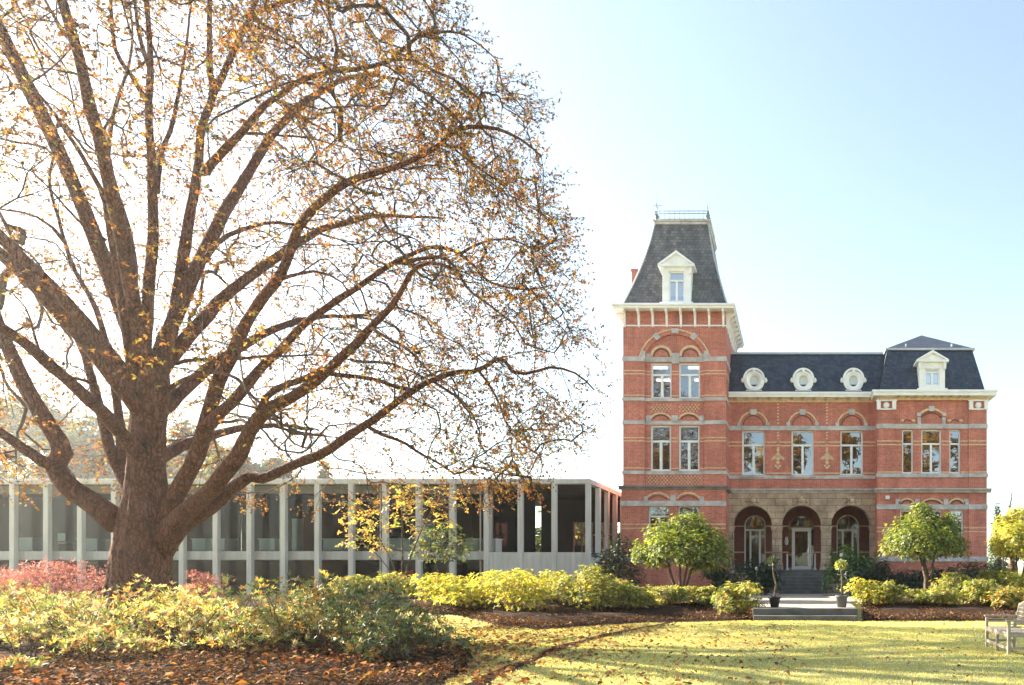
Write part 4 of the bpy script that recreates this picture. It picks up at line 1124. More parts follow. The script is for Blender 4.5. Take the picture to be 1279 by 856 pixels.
# ------------------------------------------------------------------ garden bench
def bench():
    x0, x1, y0, y1 = 4.05, 4.68, 13.0, 14.55
    o = empty('garden_bench', (4.3, 13.9, 0), 'weathered teak garden bench with arched lattice back on the lawn', 'bench')
    zs = 0.42
    b = lambda: MB()
    for (x, y) in ((x0, y0), (x0, y1-.06), (x0, (y0+y1)/2-.03)):
        h = 0.63 if y != (y0+y1)/2-.03 else zs-0.05
        m_ = b(); m_.box(x, x+.06, y, y+.06, -0.03, h); m_.build('leg', M['teak'], o, bevel=.006)
    for y in (y0, y1-.06):
        m_ = b(); m_.prism_xz([(x1-.07, -0.03), (x1, -0.03), (x1+.02, 0.42), (x1+.16, 0.92), (x1+.09, 0.92), (x1-.05, 0.42)], y, y+.06); m_.build('leg', M['teak'], o, bevel=.006)
        m_ = b(); m_.box(x0-.03, x1+.06, y-.01, y+.07, 0.63, 0.665); m_.build('armrest', M['teak'], o, bevel=.008)
        for z in (0.53, 0.585):
            m_ = b(); m_.box(x0+.06, x1+.02, y+.015, y+.045, z-.014, z+.014); m_.build('arm_rail', M['teak'], o)
        m_ = b(); m_.box(x0+.06, x1-.06, y+.01, y+.05, 0.10, 0.15); m_.build('stretcher', M['teak'], o)
        m_ = b(); m_.box(x0+.06, x1-.04, y+.005, y+.055, zs-.09, zs-.02); m_.build('seat_rail', M['teak'], o)
    m_ = b(); m_.box(x0+.01, x0+.05, y0+.06, y1-.06, zs-.09, zs-.02); m_.build('seat_rail', M['teak'], o)
    m_ = b(); m_.box(x0+.015, x0+.045, y0+.06, y1-.06, 0.09, 0.15); m_.build('stretcher', M['teak'], o)
    m_ = b()
    for k in range(8): m_.box(x0+.0+k*.075, x0+.06+k*.075, y0+.062, y1-.062, zs-.02, zs+.005)
    m_.build('seat', M['teak'], o)
    def bp(y, z): return x1-.03+(z-0.42)*.28
    m_ = b(); n = 16
    top = lambda t: 0.86 + 0.17*math.sin(math.pi*t)
    pts = [(bp(0, top(k/n)), y0+.03+(y1-y0-.06)*k/n, top(k/n)) for k in range(n+1)]
    m_.tube(pts, 0.035, 6); m_.build('top_rail', M['teak'], o)
    m_ = b()
    for k in range(1, 22):
        t = k/22; y = y0+.06+(y1-y0-.12)*t
        m_.tube([(bp(y, .5), y, .5), (bp(y, top(t)), y, top(t))], 0.015, 4)
    for z in (0.5, .58, .66, .74, .82, .9, .97):
        ts = [t/40 for t in range(41) if top(t/40) >= z]
        if len(ts) > 1: m_.tube([(bp(0, z), y0+.06+(y1-y0-.12)*ts[0], z), (bp(0, z), y0+.06+(y1-y0-.12)*ts[-1], z)], 0.015, 4)
    m_.build('backrest', M['teak'], o)
bench()

# ------------------------------------------------------------------ small garden objects on the terrace
def potted(x, y, label, pot, taper, stem_pts, crown):
    z = 0.37
    o = empty('potted_standard', (x, y, z), label, 'potted plant')
    m_ = MB(); r0, r1, h = taper
    m_.lathe(x, y, [(0,z),(r0,z),(r0+(r1-r0)*.8,z+h*.82),(r1+.02,z+h*.84),(r1+.025,z+h),(r1-.03,z+h),(r1-.04,z+h*.9)], 22); p_ = m_.build('pot', pot, o)
    m_ = MB(); m_.lathe(x, y, [(r1-.035,z+h*.9),(0,z+h*.93)], 22); m_.build('soil', M['soil'], p_)
    m_ = MB(); m_.tube([(x+a_, y+b_, z+c_) for a_, b_, c_ in stem_pts], [.035-.012*k/len(stem_pts) for k in range(len(stem_pts))], 7); m_.build('stem', M['bark_pale'], o)
    (ccx, ccz, rx, rz, cols, n, ll) = crown
    rng = np.random.default_rng(5)
    d = rdir(rng, n); r = rng.random(n)**0.4
    P = np.stack([x+ccx+d[:,0]*rx*r, y+d[:,1]*rx*r, z+ccz+d[:,2]*rz*r], 1)
    fast_mesh('foliage', leaf_quads(P, unit(d+rng.normal(0,.6,(n,3))), rdir(rng,n), rng.uniform(.7,1.3,n)*ll, rng.uniform(.7,1.3,n)*ll*.45), 4, M['leaf_shrub'], o, col=pal(rng, n, cols))
potted(-0.68, 22.8, 'black pot with a thin bent bare stem and small dark crown on the terrace', M['pot_black'], (.13,.2,.36),
       [(0,0,.3),(.01,0,.55),(.05,0,.75),(.0,0,.95),(-.05,0,1.2),(-.06,0,1.45)], (-.08, 1.55, .19, .17, [((.02,.035,.015),2),((.04,.05,.02),1)], 260, .07))
potted(1.56, 22.8, 'grey pot with a straight stem topped by a pale yellow leaf ball', M['pot_grey'], (.15,.2,.4),
       [(0,0,.3),(.0,0,.6),(.01,0,.9),(-.01,0,1.2),(-.02,0,1.4)], (-.03, 1.42, .18, .15, [((.36,.38,.12),3),((.14,.20,.06),2)], 300, .09))
for px, Yl, py, lab in ((1050.6, 33.0, 693.5, 'small white globe garden light in front of the clipped green hedge'), (945, 33.5, 710.5, 'small white globe garden light among the dark shrubs left of the stair')):
    x, z = X_(px, Yl), Z_(py, Yl)
    o = empty('garden_light', (x, Yl, 0.35), lab, 'garden light', 'globe garden lights by the porch')
    m_ = MB(); m_.tube([(x, Yl, .3), (x, Yl, z-.08)], .02, 6); m_.build('post', M['iron'], o)
    m_ = MB(); m_.lathe(x, Yl, [(0,z-.09),(.06,z-.06),(.085,z),(.06,z+.06),(0,z+.09)], 14); m_.build('globe', M['lamp'], o)
# planter bowl on the stair pedestal
x = X_(968, 37.2); o = empty('planter', (x, 37.25, zfl+.34), 'dark planter with tall bare stalks on the stair pedestal', 'planter')
m_ = MB(); z = zfl+.34; m_.lathe(x, 37.25, [(0,z),(.16,z),(.2,z+.1),(.27,z+.24),(.29,z+.26),(.25,z+.26),(0,z+.2)], 18); m_.build('bowl', M['pot_black'], o)
m_ = MB(); rg = random.Random(3)
for k in range(9): a_ = rg.uniform(0, 6.28); m_.tube([(x+.1*math.cos(a_), 37.25+.1*math.sin(a_), z+.2), (x+.2*math.cos(a_), 37.25+.2*math.sin(a_), z+rg.uniform(.7,1.15))], .008, 4)
m_.build('stalks', M['twig'], o)
from mathutils import noise as mnoise
# ------------------------------------------------------------------ the big chestnut
TY = 17.0
TSC = TY / F                                       # metres per photo pixel at the trunk
rngT = np.random.default_rng(11)
def limb(pts, dep, r0, r1, n_per=0.3, wob=0.012):
    """smooth limb through photo points; dep = metres nearer(-)/farther(+) than the trunk at its two ends; radii in pixels"""
    pts = np.array(pts, float); m = len(pts)
    s_ = np.concatenate([[0], np.cumsum(np.linalg.norm(np.diff(pts, axis=0), axis=1))]); s_ /= s_[-1]
    d = dep[0] + (dep[1] - dep[0]) * s_
    W = np.array([at(p[0], p[1], TY + q) for p, q in zip(pts, d)])
    L = np.linalg.norm(np.diff(W, axis=0), axis=1).sum()
    n = max(6, int(L / n_per))
    t = np.linspace(0, 1, n)
    # Catmull-Rom
    out = []
    for u in t:
        i = min(np.searchsorted(s_, u, side='right') - 1, m - 2); i = max(i, 0)
        f = (u - s_[i]) / max(s_[i+1] - s_[i], 1e-9)
        p0, p1, p2, p3 = W[max(i-1, 0)], W[i], W[i+1], W[min(i+2, m-1)]
        out.append(0.5*((2*p1) + (-p0+p2)*f + (2*p0-5*p1+4*p2-p3)*f*f + (-p0+3*p1-3*p2+p3)*f**3))
    out = np.array(out)
    wv = rngT.normal(0, 1, out.shape); wv = np.cumsum(wv, 0); wv -= np.linspace(0, 1, n)[:, None] * wv[-1]
    out += wv * wob * (1 if r0 < 20 else 0.5) * min(1, 8/n)**0.5
    r = (r0 + (r1 - r0) * t**0.65) * TSC * 0.77 / np.sqrt(1 + (out[:, 0]/out[:, 1])**2*0.8)
    return out, r
LIMBS = []
def add(pts, dep, r0, r1): LIMBS.append(limb(pts, dep, r0, r1))
trunk_px = [(178,800),(178,760),(177,720),(179,690),(182,660),(184,620),(183,580),(185,530),(190,485),(192,455)]
tr_pts = np.array([at(p[0], p[1], TY) for p in trunk_px]); tr_rad = np.array([62,50,42,40.5,38,31,26,24.5,25,20]) * TSC * 0.68
add([(186,500),(180,440),(184,380),(191,300),(190,210),(187,158),(186,128),(188,80),(186,40),(182,-20),(178,-120),(170,-200)], (0,-1.2), 15, 1.5)
add([(187,132),(165,95),(145,67),(140,30),(138,-40),(130,-110)], (-.6,-1.6), 6, 1.5)
add([(188,85),(175,50),(168,5),(160,-70)], (-.7,-.2), 5, 1.5)
add([(196,240),(202,192),(216,156),(225,120),(235,60),(240,-10)], (-.4,1.2), 6, 1.5)
add([(193,485),(208,430),(220,380),(228,330),(237,270),(247,210),(251,158),(265,118),(262,90),(261,35),(262,-40),(258,-140)], (.1,1.2), 16, 2)
add([(264,120),(279,92),(296,53),(318,8),(330,-40),(345,-120),(350,-190)], (.7,2.0), 7, 1.5)
add([(308,22),(326,14),(343,6),(371,-1),(420,-30),(480,-60)], (1.0,1.5), 5, 1.2)
add([(256,215),(270,198),(295,172),(305,161),(332,130),(350,119),(374,100),(400,92),(417,88),(440,86),(468,80),(493,72),(520,75),(545,88),(571,100),(600,125)], (.5,-1.2), 9, 1.3)
add([(490,73),(505,62),(522,49),(560,40),(590,50),(620,75)], (-.6,.6), 3.5, 1)
add([(417,88),(420,60),(412,30),(400,5),(385,-30),(380,-80)], (-.2,1), 3.5, 1)
add([(345,124),(349,127),(388,154),(413,168),(438,188),(461,213),(480,250)], (.2,-1.8), 3.5, 1)
add([(280,190),(300,168),(340,168),(388,174),(430,185),(470,190)], (.3,2.6), 4, 1)
add([(227,345),(247,336),(270,306),(293,289),(324,280),(340,277),(378,282),(401,292),(424,299),(445,310),(464,329)], (.2,3.6), 7, 1.3)
add([(178,545),(165,480),(158,430),(150,375),(143,330),(137,296),(129,248),(112,212),(92,178),(62,134),(36,106),(0,60)], (0,-2.5), 12, 1.6)
add([(180,520),(168,450),(166,380),(165,324),(157,282),(146,246),(137,212),(129,184),(118,150),(109,117),(98,70),(75,32),(52,-10),(30,-80)], (.1,2.2), 13, 2)
add([(133,200),(140,145),(151,108),(160,80),(165,30),(150,-60)], (1.0,3.0), 5, 1.3)
add([(150,655),(118,630),(84,606),(69,581),(78,561),(56,524),(30,480),(11,438),(-8,390),(-20,320),(-40,230),(-70,150)], (0,-2.0), 26, 3)
add([(76,588),(52,575),(37,565),(0,539),(-40,510),(-90,470),(-160,450)], (-.8,-2.5), 14, 3)
add([(165,620),(150,590),(138,562),(123,502),(101,431),(75,390),(49,349),(28,316),(8,282),(-12,240),(-30,180)], (.2,2.5), 13, 2.5)
add([(170,610),(155,570),(148,509),(138,450),(120,386),(93,337),(81,302),(70,262),(62,226),(68,190),(72,150)], (.3,3.4), 12, 2)
add([(81,304),(64,285),(36,268),(0,262),(-50,250)], (2.2,1.0), 5, 1.5)
add([(133,300),(98,276),(73,246),(40,215),(10,205)], (-1.2,-3.0), 3.5, 1)
add([(118,480),(90,470),(60,460),(30,380),(0,360)], (.8,-1.8), 4, 1.2)
add([(209,655),(216,632),(226,608),(243,577),(254,545),(262,510),(273,475),(291,442),(310,401),(333,367),(350,345),(364,310),(370,290),(379,276),(395,258),(432,229),(469,217),(505,206),(546,184),(571,163),(610,160),(650,175),(676,195)], (0,-2.2), 18, 1.5)
add([(350,348),(382,341),(401,340),(420,348),(434,362),(450,390)], (-1.2,.4), 3.5, 1)
add([(200,485),(215,455),(237,450),(269,449),(298,449),(330,445),(372,445),(401,444),(440,450)], (.2,3.2), 5.5, 1.4)
add([(206,490),(225,477),(249,468),(271,466),(298,474),(312,490),(323,499),(345,520),(354,538),(369,555),(386,560)], (.2,-3.0), 5.5, 1.3)
add([(256,535),(274,516),(291,501),(310,479),(330,455),(347,440),(378,406),(399,390),(424,373),(452,355),(480,336),(497,326),(528,312),(546,309),(570,316),(588,329),(600,345),(619,356),(658,362),(690,356)], (-.6,2.4), 12, 1.3)
add([(497,328),(515,326),(546,322),(564,330),(582,359),(607,380),(643,408),(655,429),(692,441)], (1.4,-.4), 4.5, 1)
add([(575,318),(600,305),(640,300),(680,320),(712,350)], (1.8,3.2), 3, 1)
add([(205,680),(216,658),(234,638),(256,621),(276,597),(298,570),(310,543),(323,523),(337,510),(357,500),(386,482),(411,461),(428,444),(446,429),(464,408),(488,383),(503,359),(515,338),(535,328),(565,335)], (0,-2.6), 22, 2)
add([(321,528),(329,501),(342,487),(367,479),(391,469),(403,462)], (-.9,-1.6), 6.5, 5)
add([(400,466),(413,469),(445,472),(475,477),(500,485),(518,487)], (-1.6,-.5), 4.5, 3)
add([(338,514),(343,523),(354,538),(362,541),(404,545),(426,547)], (-1.0,.6), 3.2, 1)
add([(464,410),(490,425),(515,440),(545,470),(590,500)], (-2.0,-3.2), 3, 1)
add([(206,690),(222,664),(240,650),(274,628),(291,611),(313,596),(330,599),(347,590),(377,577),(404,567),(435,545),(465,526),(488,508),(518,487),(546,473),(570,465),(594,464),(613,455),(626,446),(643,466),(667,465),(692,459),(722,468),(742,487)], (0,.8), 17, 1.3)
add([(598,464),(616,490),(628,517),(637,538),(652,555),(680,572)], (.6,1.6), 2.8, .9)
add([(458,532),(475,543),(501,552),(525,568),(552,581),(573,594),(589,582),(610,586),(631,592),(660,596)], (.4,-.8), 4, .9)
add([(542,476),(554,485),(584,506),(599,538),(605,565),(640,582)], (.5,2.2), 3, .9)
# limbs that lean towards and away from the viewer
def add3(p0, dirs, r0, r1):
    P = [np.array(p0, float)]
    for d in dirs: P.append(P[-1] + np.array(d, float))
    P = np.array(P); n = 26
    t = np.linspace(0, len(P)-1, n)
    o = np.stack([np.interp(t, np.arange(len(P)), P[:, k]) for k in range(3)], 1)
    for _ in range(4): o[1:-1] = (o[:-2] + 2*o[1:-1] + o[2:]) / 4
    o += np.cumsum(rngT.normal(0, 0.015, o.shape), 0)
    LIMBS.append((o, np.linspace(r0, r1, n)))
tc = tr_pts[-3]
for az, up, L, z0 in ((-95,1.0,8.0,0),(-60,1.5,8.5,1),(-130,1.3,8,.5),(85,1.1,8.5,0),(60,1.6,8,1),(120,1.3,8,.5),(-75,.5,8.5,-1),(100,.5,8.5,-1),(-110,2.6,9,1),(80,2.6,9,1)):
    a_ = math.radians(az); c, s_ = math.cos(a_), math.sin(a_)
    k = L/4
    add3(tc + np.array([0,0,z0]), [(c*k*.7,s_*k*.7,up*k*.8),(c*k,s_*k,up*k*.8),(c*k*1.1,s_*k*1.1,up*k*.5),(c*k*1.1,s_*k*1.1,up*k*.25)], .17, .03)

# skeleton nodes to grow from
NP, ND, NR, NPAR = [], [], [], []
for P, r in LIMBS:
    d = unit(np.gradient(P, axis=0))
    k0 = int(len(P)*0.25)
    NP.append(P[k0:]); ND.append(d[k0:]); NR.append(r[k0:])
NP = np.concatenate(NP); ND = np.concatenate(ND); NR = np.concatenate(NR)
nlimb = len(NP)
# crown volume: attraction points in a dome, more of them towards the outside
TC = np.array([X_(180, TY), TY])
zk = np.array([3.2, 4.2, 5.8, 8.0, 10.0, 12.5, 15.0, 17.5, 19.5, 20.6])
rk = np.array([8.6, 10.2, 11.3, 11.0, 10.5, 9.8, 8.0, 5.8, 3.0, 0.8])
def crown_pts(n):
    out = []
    while len(out) < n:
        z = rngT.uniform(3.2, 20.6); R = np.interp(z, zk, rk)
        u = rngT.random()
        rr = R * (1 - 0.9*u**1.5*rngT.random())
        if rngT.random() > (rr / 9.5): continue
        th = rngT.uniform(0, 2*math.pi)
        lump = 1 + 0.07*math.sin(3*th+z) + 0.05*math.sin(7*th-1.7*z)
        x = TC[0] + rr*lump*math.cos(th); y = TC[1] + rr*(0.72 if math.sin(th) > 0 else 0.52)*lump*math.sin(th)
        low = np.interp(rr, [0, 2.5, 5, 7.5, 9.5, 12], [10, 9, 6.3, 4.6, 3.9, 3.9])
        if z < low: continue
        px = CX + F*x/y; py = CY - F*(z-CAMZ)/y
        if px < -120 and rngT.random() < 0.65: continue
        if py < -120 and rngT.random() < 0.5: continue
        if px > np.interp(py, [-200,-100,0,60,130,240,370,490,560,620], [420,490,553,606,668,690,726,748,725,640]) + rngT.normal(0, 5): continue
        if y < TY-1.5 and z < 9.5 and rngT.random() < 0.7: continue
        # thin places where the sky shows through
        g = math.sin(x*1.3+z*0.9)*math.sin(y*1.1-z*1.2+1.0)*math.sin(x*0.7-y*0.8)
        if g > 0.28 and rngT.random() < 0.8: continue
        out.append((x, y, z))
    return np.array(out)
NA = 4700
A = crown_pts(NA)
d0 = np.array([np.min(np.sum((NP - p)**2, 1)) for p in A])
A = A[np.argsort(d0)]
cap = 90000
BP = np.empty((cap, 3)); BD = np.empty((cap, 3)); BPAR = np.full(cap, -1); BLOAD = np.zeros(cap)
nb = nlimb
BP[:nb] = NP; BD[:nb] = ND
PATHS = []
for p in A:
    v = p - BP[:nb]
    dist = np.sqrt(np.sum(v*v, 1))
    cosn = np.sum(v*BD[:nb], 1) / np.maximum(dist, 1e-6)
    i = int(np.argmin(dist * (1.9 - 0.9*cosn)))
    L = dist[i]
    if L < 0.08: continue
    k = max(3, int(L/0.22))
    t = np.linspace(0, 1, k+1)[:, None]
    d_ = BD[i]; dirn = (p - BP[i]) / L
    c1 = BP[i] + unit((d_*0.35 + dirn*1.0)[None])[0] * L*0.38
    c2 = p - np.array([dirn[0], dirn[1], dirn[2]*0.4 - 0.1]) * L*0.3 + np.array([0, 0, L*0.10])
    q = (1-t)**3*BP[i] + 3*(1-t)**2*t*c1 + 3*(1-t)*t*t*c2 + t**3*p
    w_ = np.cumsum(rngT.normal(0, 0.014, q.shape), 0); w_ -= t*w_[-1]; q[1:] += w_[1:]
    dd = unit(np.gradient(q, axis=0))
    idx = np.arange(nb, nb+k)
    BP[idx] = q[1:]; BD[idx] = dd[1:]; BPAR[idx[0]] = i; BPAR[idx[1:]] = idx[:-1]
    PATHS.append((i, idx)); nb += k
    j = idx[-1]
    while j >= nlimb:
        BLOAD[j] += 1; j = BPAR[j]
rtw = lambda load: 0.0032 + 0.0046*load**0.55
TREE = empty('chestnut_tree', tuple(at(178, 800, TY)*np.array([1,1,0])), 'huge old spreading chestnut tree with thin orange autumn leaves in the foreground', 'tree')
mb = MB()
# flared, fluted trunk
n = 96; TP = []; m_ = 170
tt = np.linspace(0, len(tr_pts)-1, m_)
tp = np.stack([np.interp(tt, np.arange(len(tr_pts)), tr_pts[:, k]) for k in range(3)], 1); trr = np.interp(tt, np.arange(len(tr_rad)), tr_rad)
for _ in range(30): tp[1:-1] = (tp[:-2]+2*tp[1:-1]+tp[2:])/4; trr[1:-1] = (trr[:-2]+2*trr[1:-1]+trr[2:])/4
V = []
for i in range(m_):
    th = np.arange(n)*2*math.pi/n; zz = tp[i, 2]
    fl = 1 + (0.05+0.06*max(0, 1-zz/2.5))*np.sin(5*th+zz*0.4) + 0.035*np.sin(9*th-zz*1.1) + 0.02*np.sin(17*th+zz*3)
    fl = fl + 0.022*np.array([mnoise.noise(Vector((math.cos(q)*5.5, math.sin(q)*5.5, zz*2.6))) + .7*mnoise.noise(Vector((math.cos(q)*13, math.sin(q)*13, zz*5.5+7))) for q in th])
    V.append(np.stack([tp[i,0]+trr[i]*fl*np.cos(th), tp[i,1]+trr[i]*fl*np.sin(th), np.full(n, zz)], 1))
V = np.concatenate(V); fs = [(i*n+k, i*n+(k+1)%n, (i+1)*n+(k+1)%n, (i+1)*n+k) for i in range(m_-1) for k in range(n)]
mb.add(V, fs, True)
mb.build('trunk', M['bark'], TREE)
for P, r in LIMBS[:]:
    mb = MB(); ns = 14 if r[0] > 0.15 else 9
    rr_ = r * (1 + rngT.normal(0, 0.035, len(r)))
    mb.tube(P, rr_, ns); mb.build('limb', M['bark'], TREE)
def tubes_np(paths, nside):
    """many thin tubes at once -> quads"""
    out = []
    for P, r in paths:
        d = unit(np.gradient(P, axis=0))
        u = unit(np.cross(d, np.array([0.31, 0.17, 0.93]))); v = np.cross(d, u)
        th = np.arange(nside)*2*math.pi/nside
        R = P[:, None, :] + (u[:, None, :]*np.cos(th)[None, :, None] + v[:, None, :]*np.sin(th)[None, :, None]) * np.asarray(r)[:, None, None]
        a_, b_ = R[:-1], R[1:]
        q = np.stack([a_, np.roll(a_, -1, 1), np.roll(b_, -1, 1), b_], 2)
        out.append(q.reshape(-1, 3))
    return np.concatenate(out)
tw = []
for i, idx in PATHS:
    ld = BLOAD[idx]; r = rtw(ld)
    P = np.concatenate([BP[i][None], BP[idx]]); r = np.concatenate([[r[0]], r])
    tw.append((P, r))
# sprays: twigs at each attraction point and along the finer branches, arching out, down and up again at the tip
tips = []
ends = [idx[-1] for _, idx in PATHS]
side = [int(rngT.choice(idx)) for _, idx in PATHS for _ in range(2) if len(idx) > 2]
LP, LD = [], []
spray = []
out_c = np.array([TC[0], TC[1], 7.0])
for j in ends + side:
    p = BP[j]; b_ = BD[j]
    o = unit((p - out_c)[None])[0]
    for _ in range(2 if rngT.random() < 0.5 else 1):
        L = rngT.uniform(0.3, 0.8)
        d1 = unit((b_*0.55 + o*0.35 + rngT.normal(0, 0.5, 3) + np.array([0, 0, -0.15]))[None])[0]
        t = np.linspace(0, 1, 5)[:, None]
        q = p + d1*L*t + np.array([0, 0, -0.22])*L*(t**1.5) + np.array([0, 0, 0.20])*L*np.clip(t-0.6, 0, 1)*2
        q[1:] += rngT.normal(0, 0.012, (4, 3))
        spray.append((q, np.linspace(0.0045, 0.0025, 5)))
        m_ = rngT.integers(2, 6)
        dens = 0.55 + 0.45*math.sin(p[0]*0.55+1)*math.sin(p[2]*0.5+p[1]*0.4)
        for f in np.linspace(0.45, 1, m_):
            if rngT.random() > 0.74 + 0.60*dens: continue
            k = min(int(f*4), 3); LP.append(q[k] + (q[k+1]-q[k])*(f*4-k)); LD.append(unit((q[k+1]-q[k])[None])[0])
crown_v = np.concatenate([tubes_np([x for x in tw if x[1][0] > 0.018], 5), tubes_np([x for x in tw if x[1][0] <= 0.018], 3), tubes_np(spray, 3)])
fast_mesh('branchlets', crown_v, 4, M['twig'], TREE, smooth=True)['kind'] = 'stuff'
LP = np.array(LP); LD = np.array(LD)
nl = len(LP); K = 6
base = np.repeat(LP, K, 0); dirs = np.repeat(LD, K, 0)
D = unit(dirs*0.7 + rngT.normal(0, 0.6, base.shape) + np.array([0, 0, -0.45]))
big = np.repeat(rngT.uniform(0.75, 1.25, nl), K)
Lf = rngT.uniform(0.042, 0.082, nl*K)*big; Wf = Lf*rngT.uniform(0.28, 0.46, nl*K)
hz = np.repeat((LP[:, 2]-4)/14, K)
colc = pal(rngT, nl, [((.34,.15,.04),3),((.45,.24,.05),2.6),((.19,.085,.03),2.4),((.38,.28,.06),1.3),((.22,.21,.05),.7),((.10,.05,.028),1.8)], 0.22)
fast_mesh('leaves', leaf_quads(base, D, rdir(rngT, nl*K), Lf, Wf, 0.3), 4, M['leaf'], TREE, col=np.repeat(colc, K, 0))['kind'] = 'stuff'
print('tree: nodes', nb, 'leaves', nl*K, 'twig verts', len(crown_v))
# ------------------------------------------------------------------ shrubs
YG = [((.40,.40,.10),2.6),((.24,.29,.06),3),((.52,.47,.17),1.4),((.10,.15,.035),3),((.38,.26,.10),1)]     # sunny rhododendron leaves
YEL = [((.60,.54,.09),3.4),((.46,.48,.08),3),((.27,.33,.06),2),((.56,.43,.10),1),((.12,.18,.04),1)]
FRONT = [((.44,.43,.19),2.6),((.27,.33,.10),3.2),((.62,.57,.38),2.2),((.13,.18,.055),2.8),((.50,.30,.10),1.8),((.30,.15,.06),1.5),((.42,.36,.26),1)]
DKF = [((.11,.15,.045),4),((.19,.22,.06),2),((.34,.27,.08),1.2),((.06,.09,.03),3),((.38,.19,.05),.9)]
EVG = [((.028,.055,.024),4),((.045,.085,.03),2),((.02,.038,.02),2)]
BOX = [((.09,.18,.04),3),((.14,.24,.05),2),((.05,.10,.03),2)]
def rosettes(rng, lobes, n, leaf, K=7, lo=-0.25, cup=0.35, cols=YG, aspect=0.33):
    """whorls of leaves at the shoot tips over a set of lobes (x,y,z,rx,ry,rz)"""
    L_ = np.array(lobes, float); wts = L_[:, 3]*L_[:, 5]; wts = wts/wts.sum()
    k = rng.choice(len(L_), n, p=wts); lb = L_[k]
    d = rdir(rng, n); d[:, 2] = np.where(d[:, 2] < lo, -d[:, 2], d[:, 2])
    r = np.where(rng.random(n) < .16, 1 + .28*rng.random(n), 1 - 0.5*rng.random(n)**1.5)
    P = lb[:, :3] + d*lb[:, 3:6]*r[:, None]
    ax = unit(d*0.8 + np.array([0, 0, 0.75]) + rng.normal(0, 0.28, (n, 3)))
    u = unit(np.cross(ax, rdir(rng, n))); v = np.cross(ax, u)
    th = (np.arange(K)*2*math.pi/K)[None, :] + rng.random((n, 1))*6.28 + rng.normal(0, 0.18, (n, K))
    cu = np.clip(cup + rng.normal(0, 0.22, (n, K)), -0.5, 1.2)
    D = (u[:, None]*np.cos(th)[..., None] + v[:, None]*np.sin(th)[..., None]) + ax[:, None]*cu[..., None]
    Lf = leaf*rng.uniform(0.65, 1.2, (n, K))*rng.uniform(0.8, 1.2, (n, 1))
    base = np.repeat(P, K, 0); N = np.repeat(ax, K, 0)
    base = base + rng.normal(0, leaf*0.06, base.shape)
    V = leaf_quads(base, D.reshape(-1, 3), N + rng.normal(0, .15, N.shape), Lf.ravel(), Lf.ravel()*aspect, 0.18)
    c = np.repeat(pal(rng, n, cols, 0.15), K, 0)*np.exp(rng.normal(0, 0.12, (n*K, 1)))
    return V, np.clip(c, 0, .8), P
def stems_to(rng, base, P, m, r=0.011, spread=0.25, bend=0.25):
    """woody stems from the foot of a shrub to some of its shoot tips"""
    paths = []
    for j in rng.choice(len(P), min(m, len(P)), replace=False):
        b_ = np.array(base) + np.array([rng.normal(0, spread), rng.normal(0, spread), 0])
        e_ = P[j]; t = np.linspace(0, 1, 7)[:, None]
        q = b_ + (e_-b_)*t
        q[:, 2] = b_[2] + (e_[2]-b_[2])*(t[:, 0]**(1-bend*0.6))
        q[1:] += np.cumsum(rng.normal(0, 0.012, (6, 3)), 0)
        paths.append((q, np.linspace(r*1.5, r*0.5, 7)))
    return tubes_np(paths, 4)
def lobes_for(rng, x, y, z0, w_, h, dpt=None, n=6, skirt=0.35):
    dpt = dpt or w_*0.8
    out = []
    for i in range(n):
        a_ = rng.uniform(0, 6.28); q = math.sqrt(rng.random())
        rx = w_*rng.uniform(.15, .27); rz = h*rng.uniform(.15, .26)
        up = (i + .5) / n
        q = q * (1.15 - 0.5*up)
        zc_ = z0 + rz*.7 + (h - rz*1.6) * (up if i else 1.0) * rng.uniform(.85, 1.03)
        out.append((x + (w_/2-rx*.7)*q*math.cos(a_)*1.15, y + (dpt/2-rx*.7)*q*math.sin(a_), max(zc_, z0+skirt*h*.5), rx, rx*.9, rz))
    return out
def shrub(name, x, y, w_, h, label, cat='shrub', group=None, n=260, leaf=0.12, cols=YG, mat='leaf_shrub', seed=0, K=7, nl=6, skirt=.38, stems=30, sr=.011, cup=.35, dpt=None, lo=-.25, lobes=None, aspect=.33, stem_mat='bark_pale'):
    rng = np.random.default_rng(1000+seed)
    z0 = float(gh(x, y)) + 0.03
    lb = lobes or lobes_for(rng, x, y, z0, w_, h, dpt, nl, skirt)
    V, c, P = rosettes(rng, lb, n, leaf, K, lo, cup, cols, aspect)
    low = V[:, 2].reshape(-1, 4).min(1) > z0 - 0.02
    V = V.reshape(-1, 4, 3)[low].reshape(-1, 3); c = c[low]
    o = empty(name, (x, y, z0-0.03), label, cat, group)
    fast_mesh('foliage', V, 4, M[mat], o, col=c)['kind'] = 'stuff'
    if stems: fast_mesh('stems', np.concatenate([stems_to(rng, (x, y, z0-0.06), P, stems, sr, w_*0.06), tubes_np([(np.array([[x, y, z0-.14], [x, y, z0-.04], [x+.01, y, z0+.02]]), np.array([w_*.2, w_*.17, .02]))], 4)]), 4, M[stem_mat], o, smooth=True)
    return o
G1 = 'rhododendrons in the foreground bed'
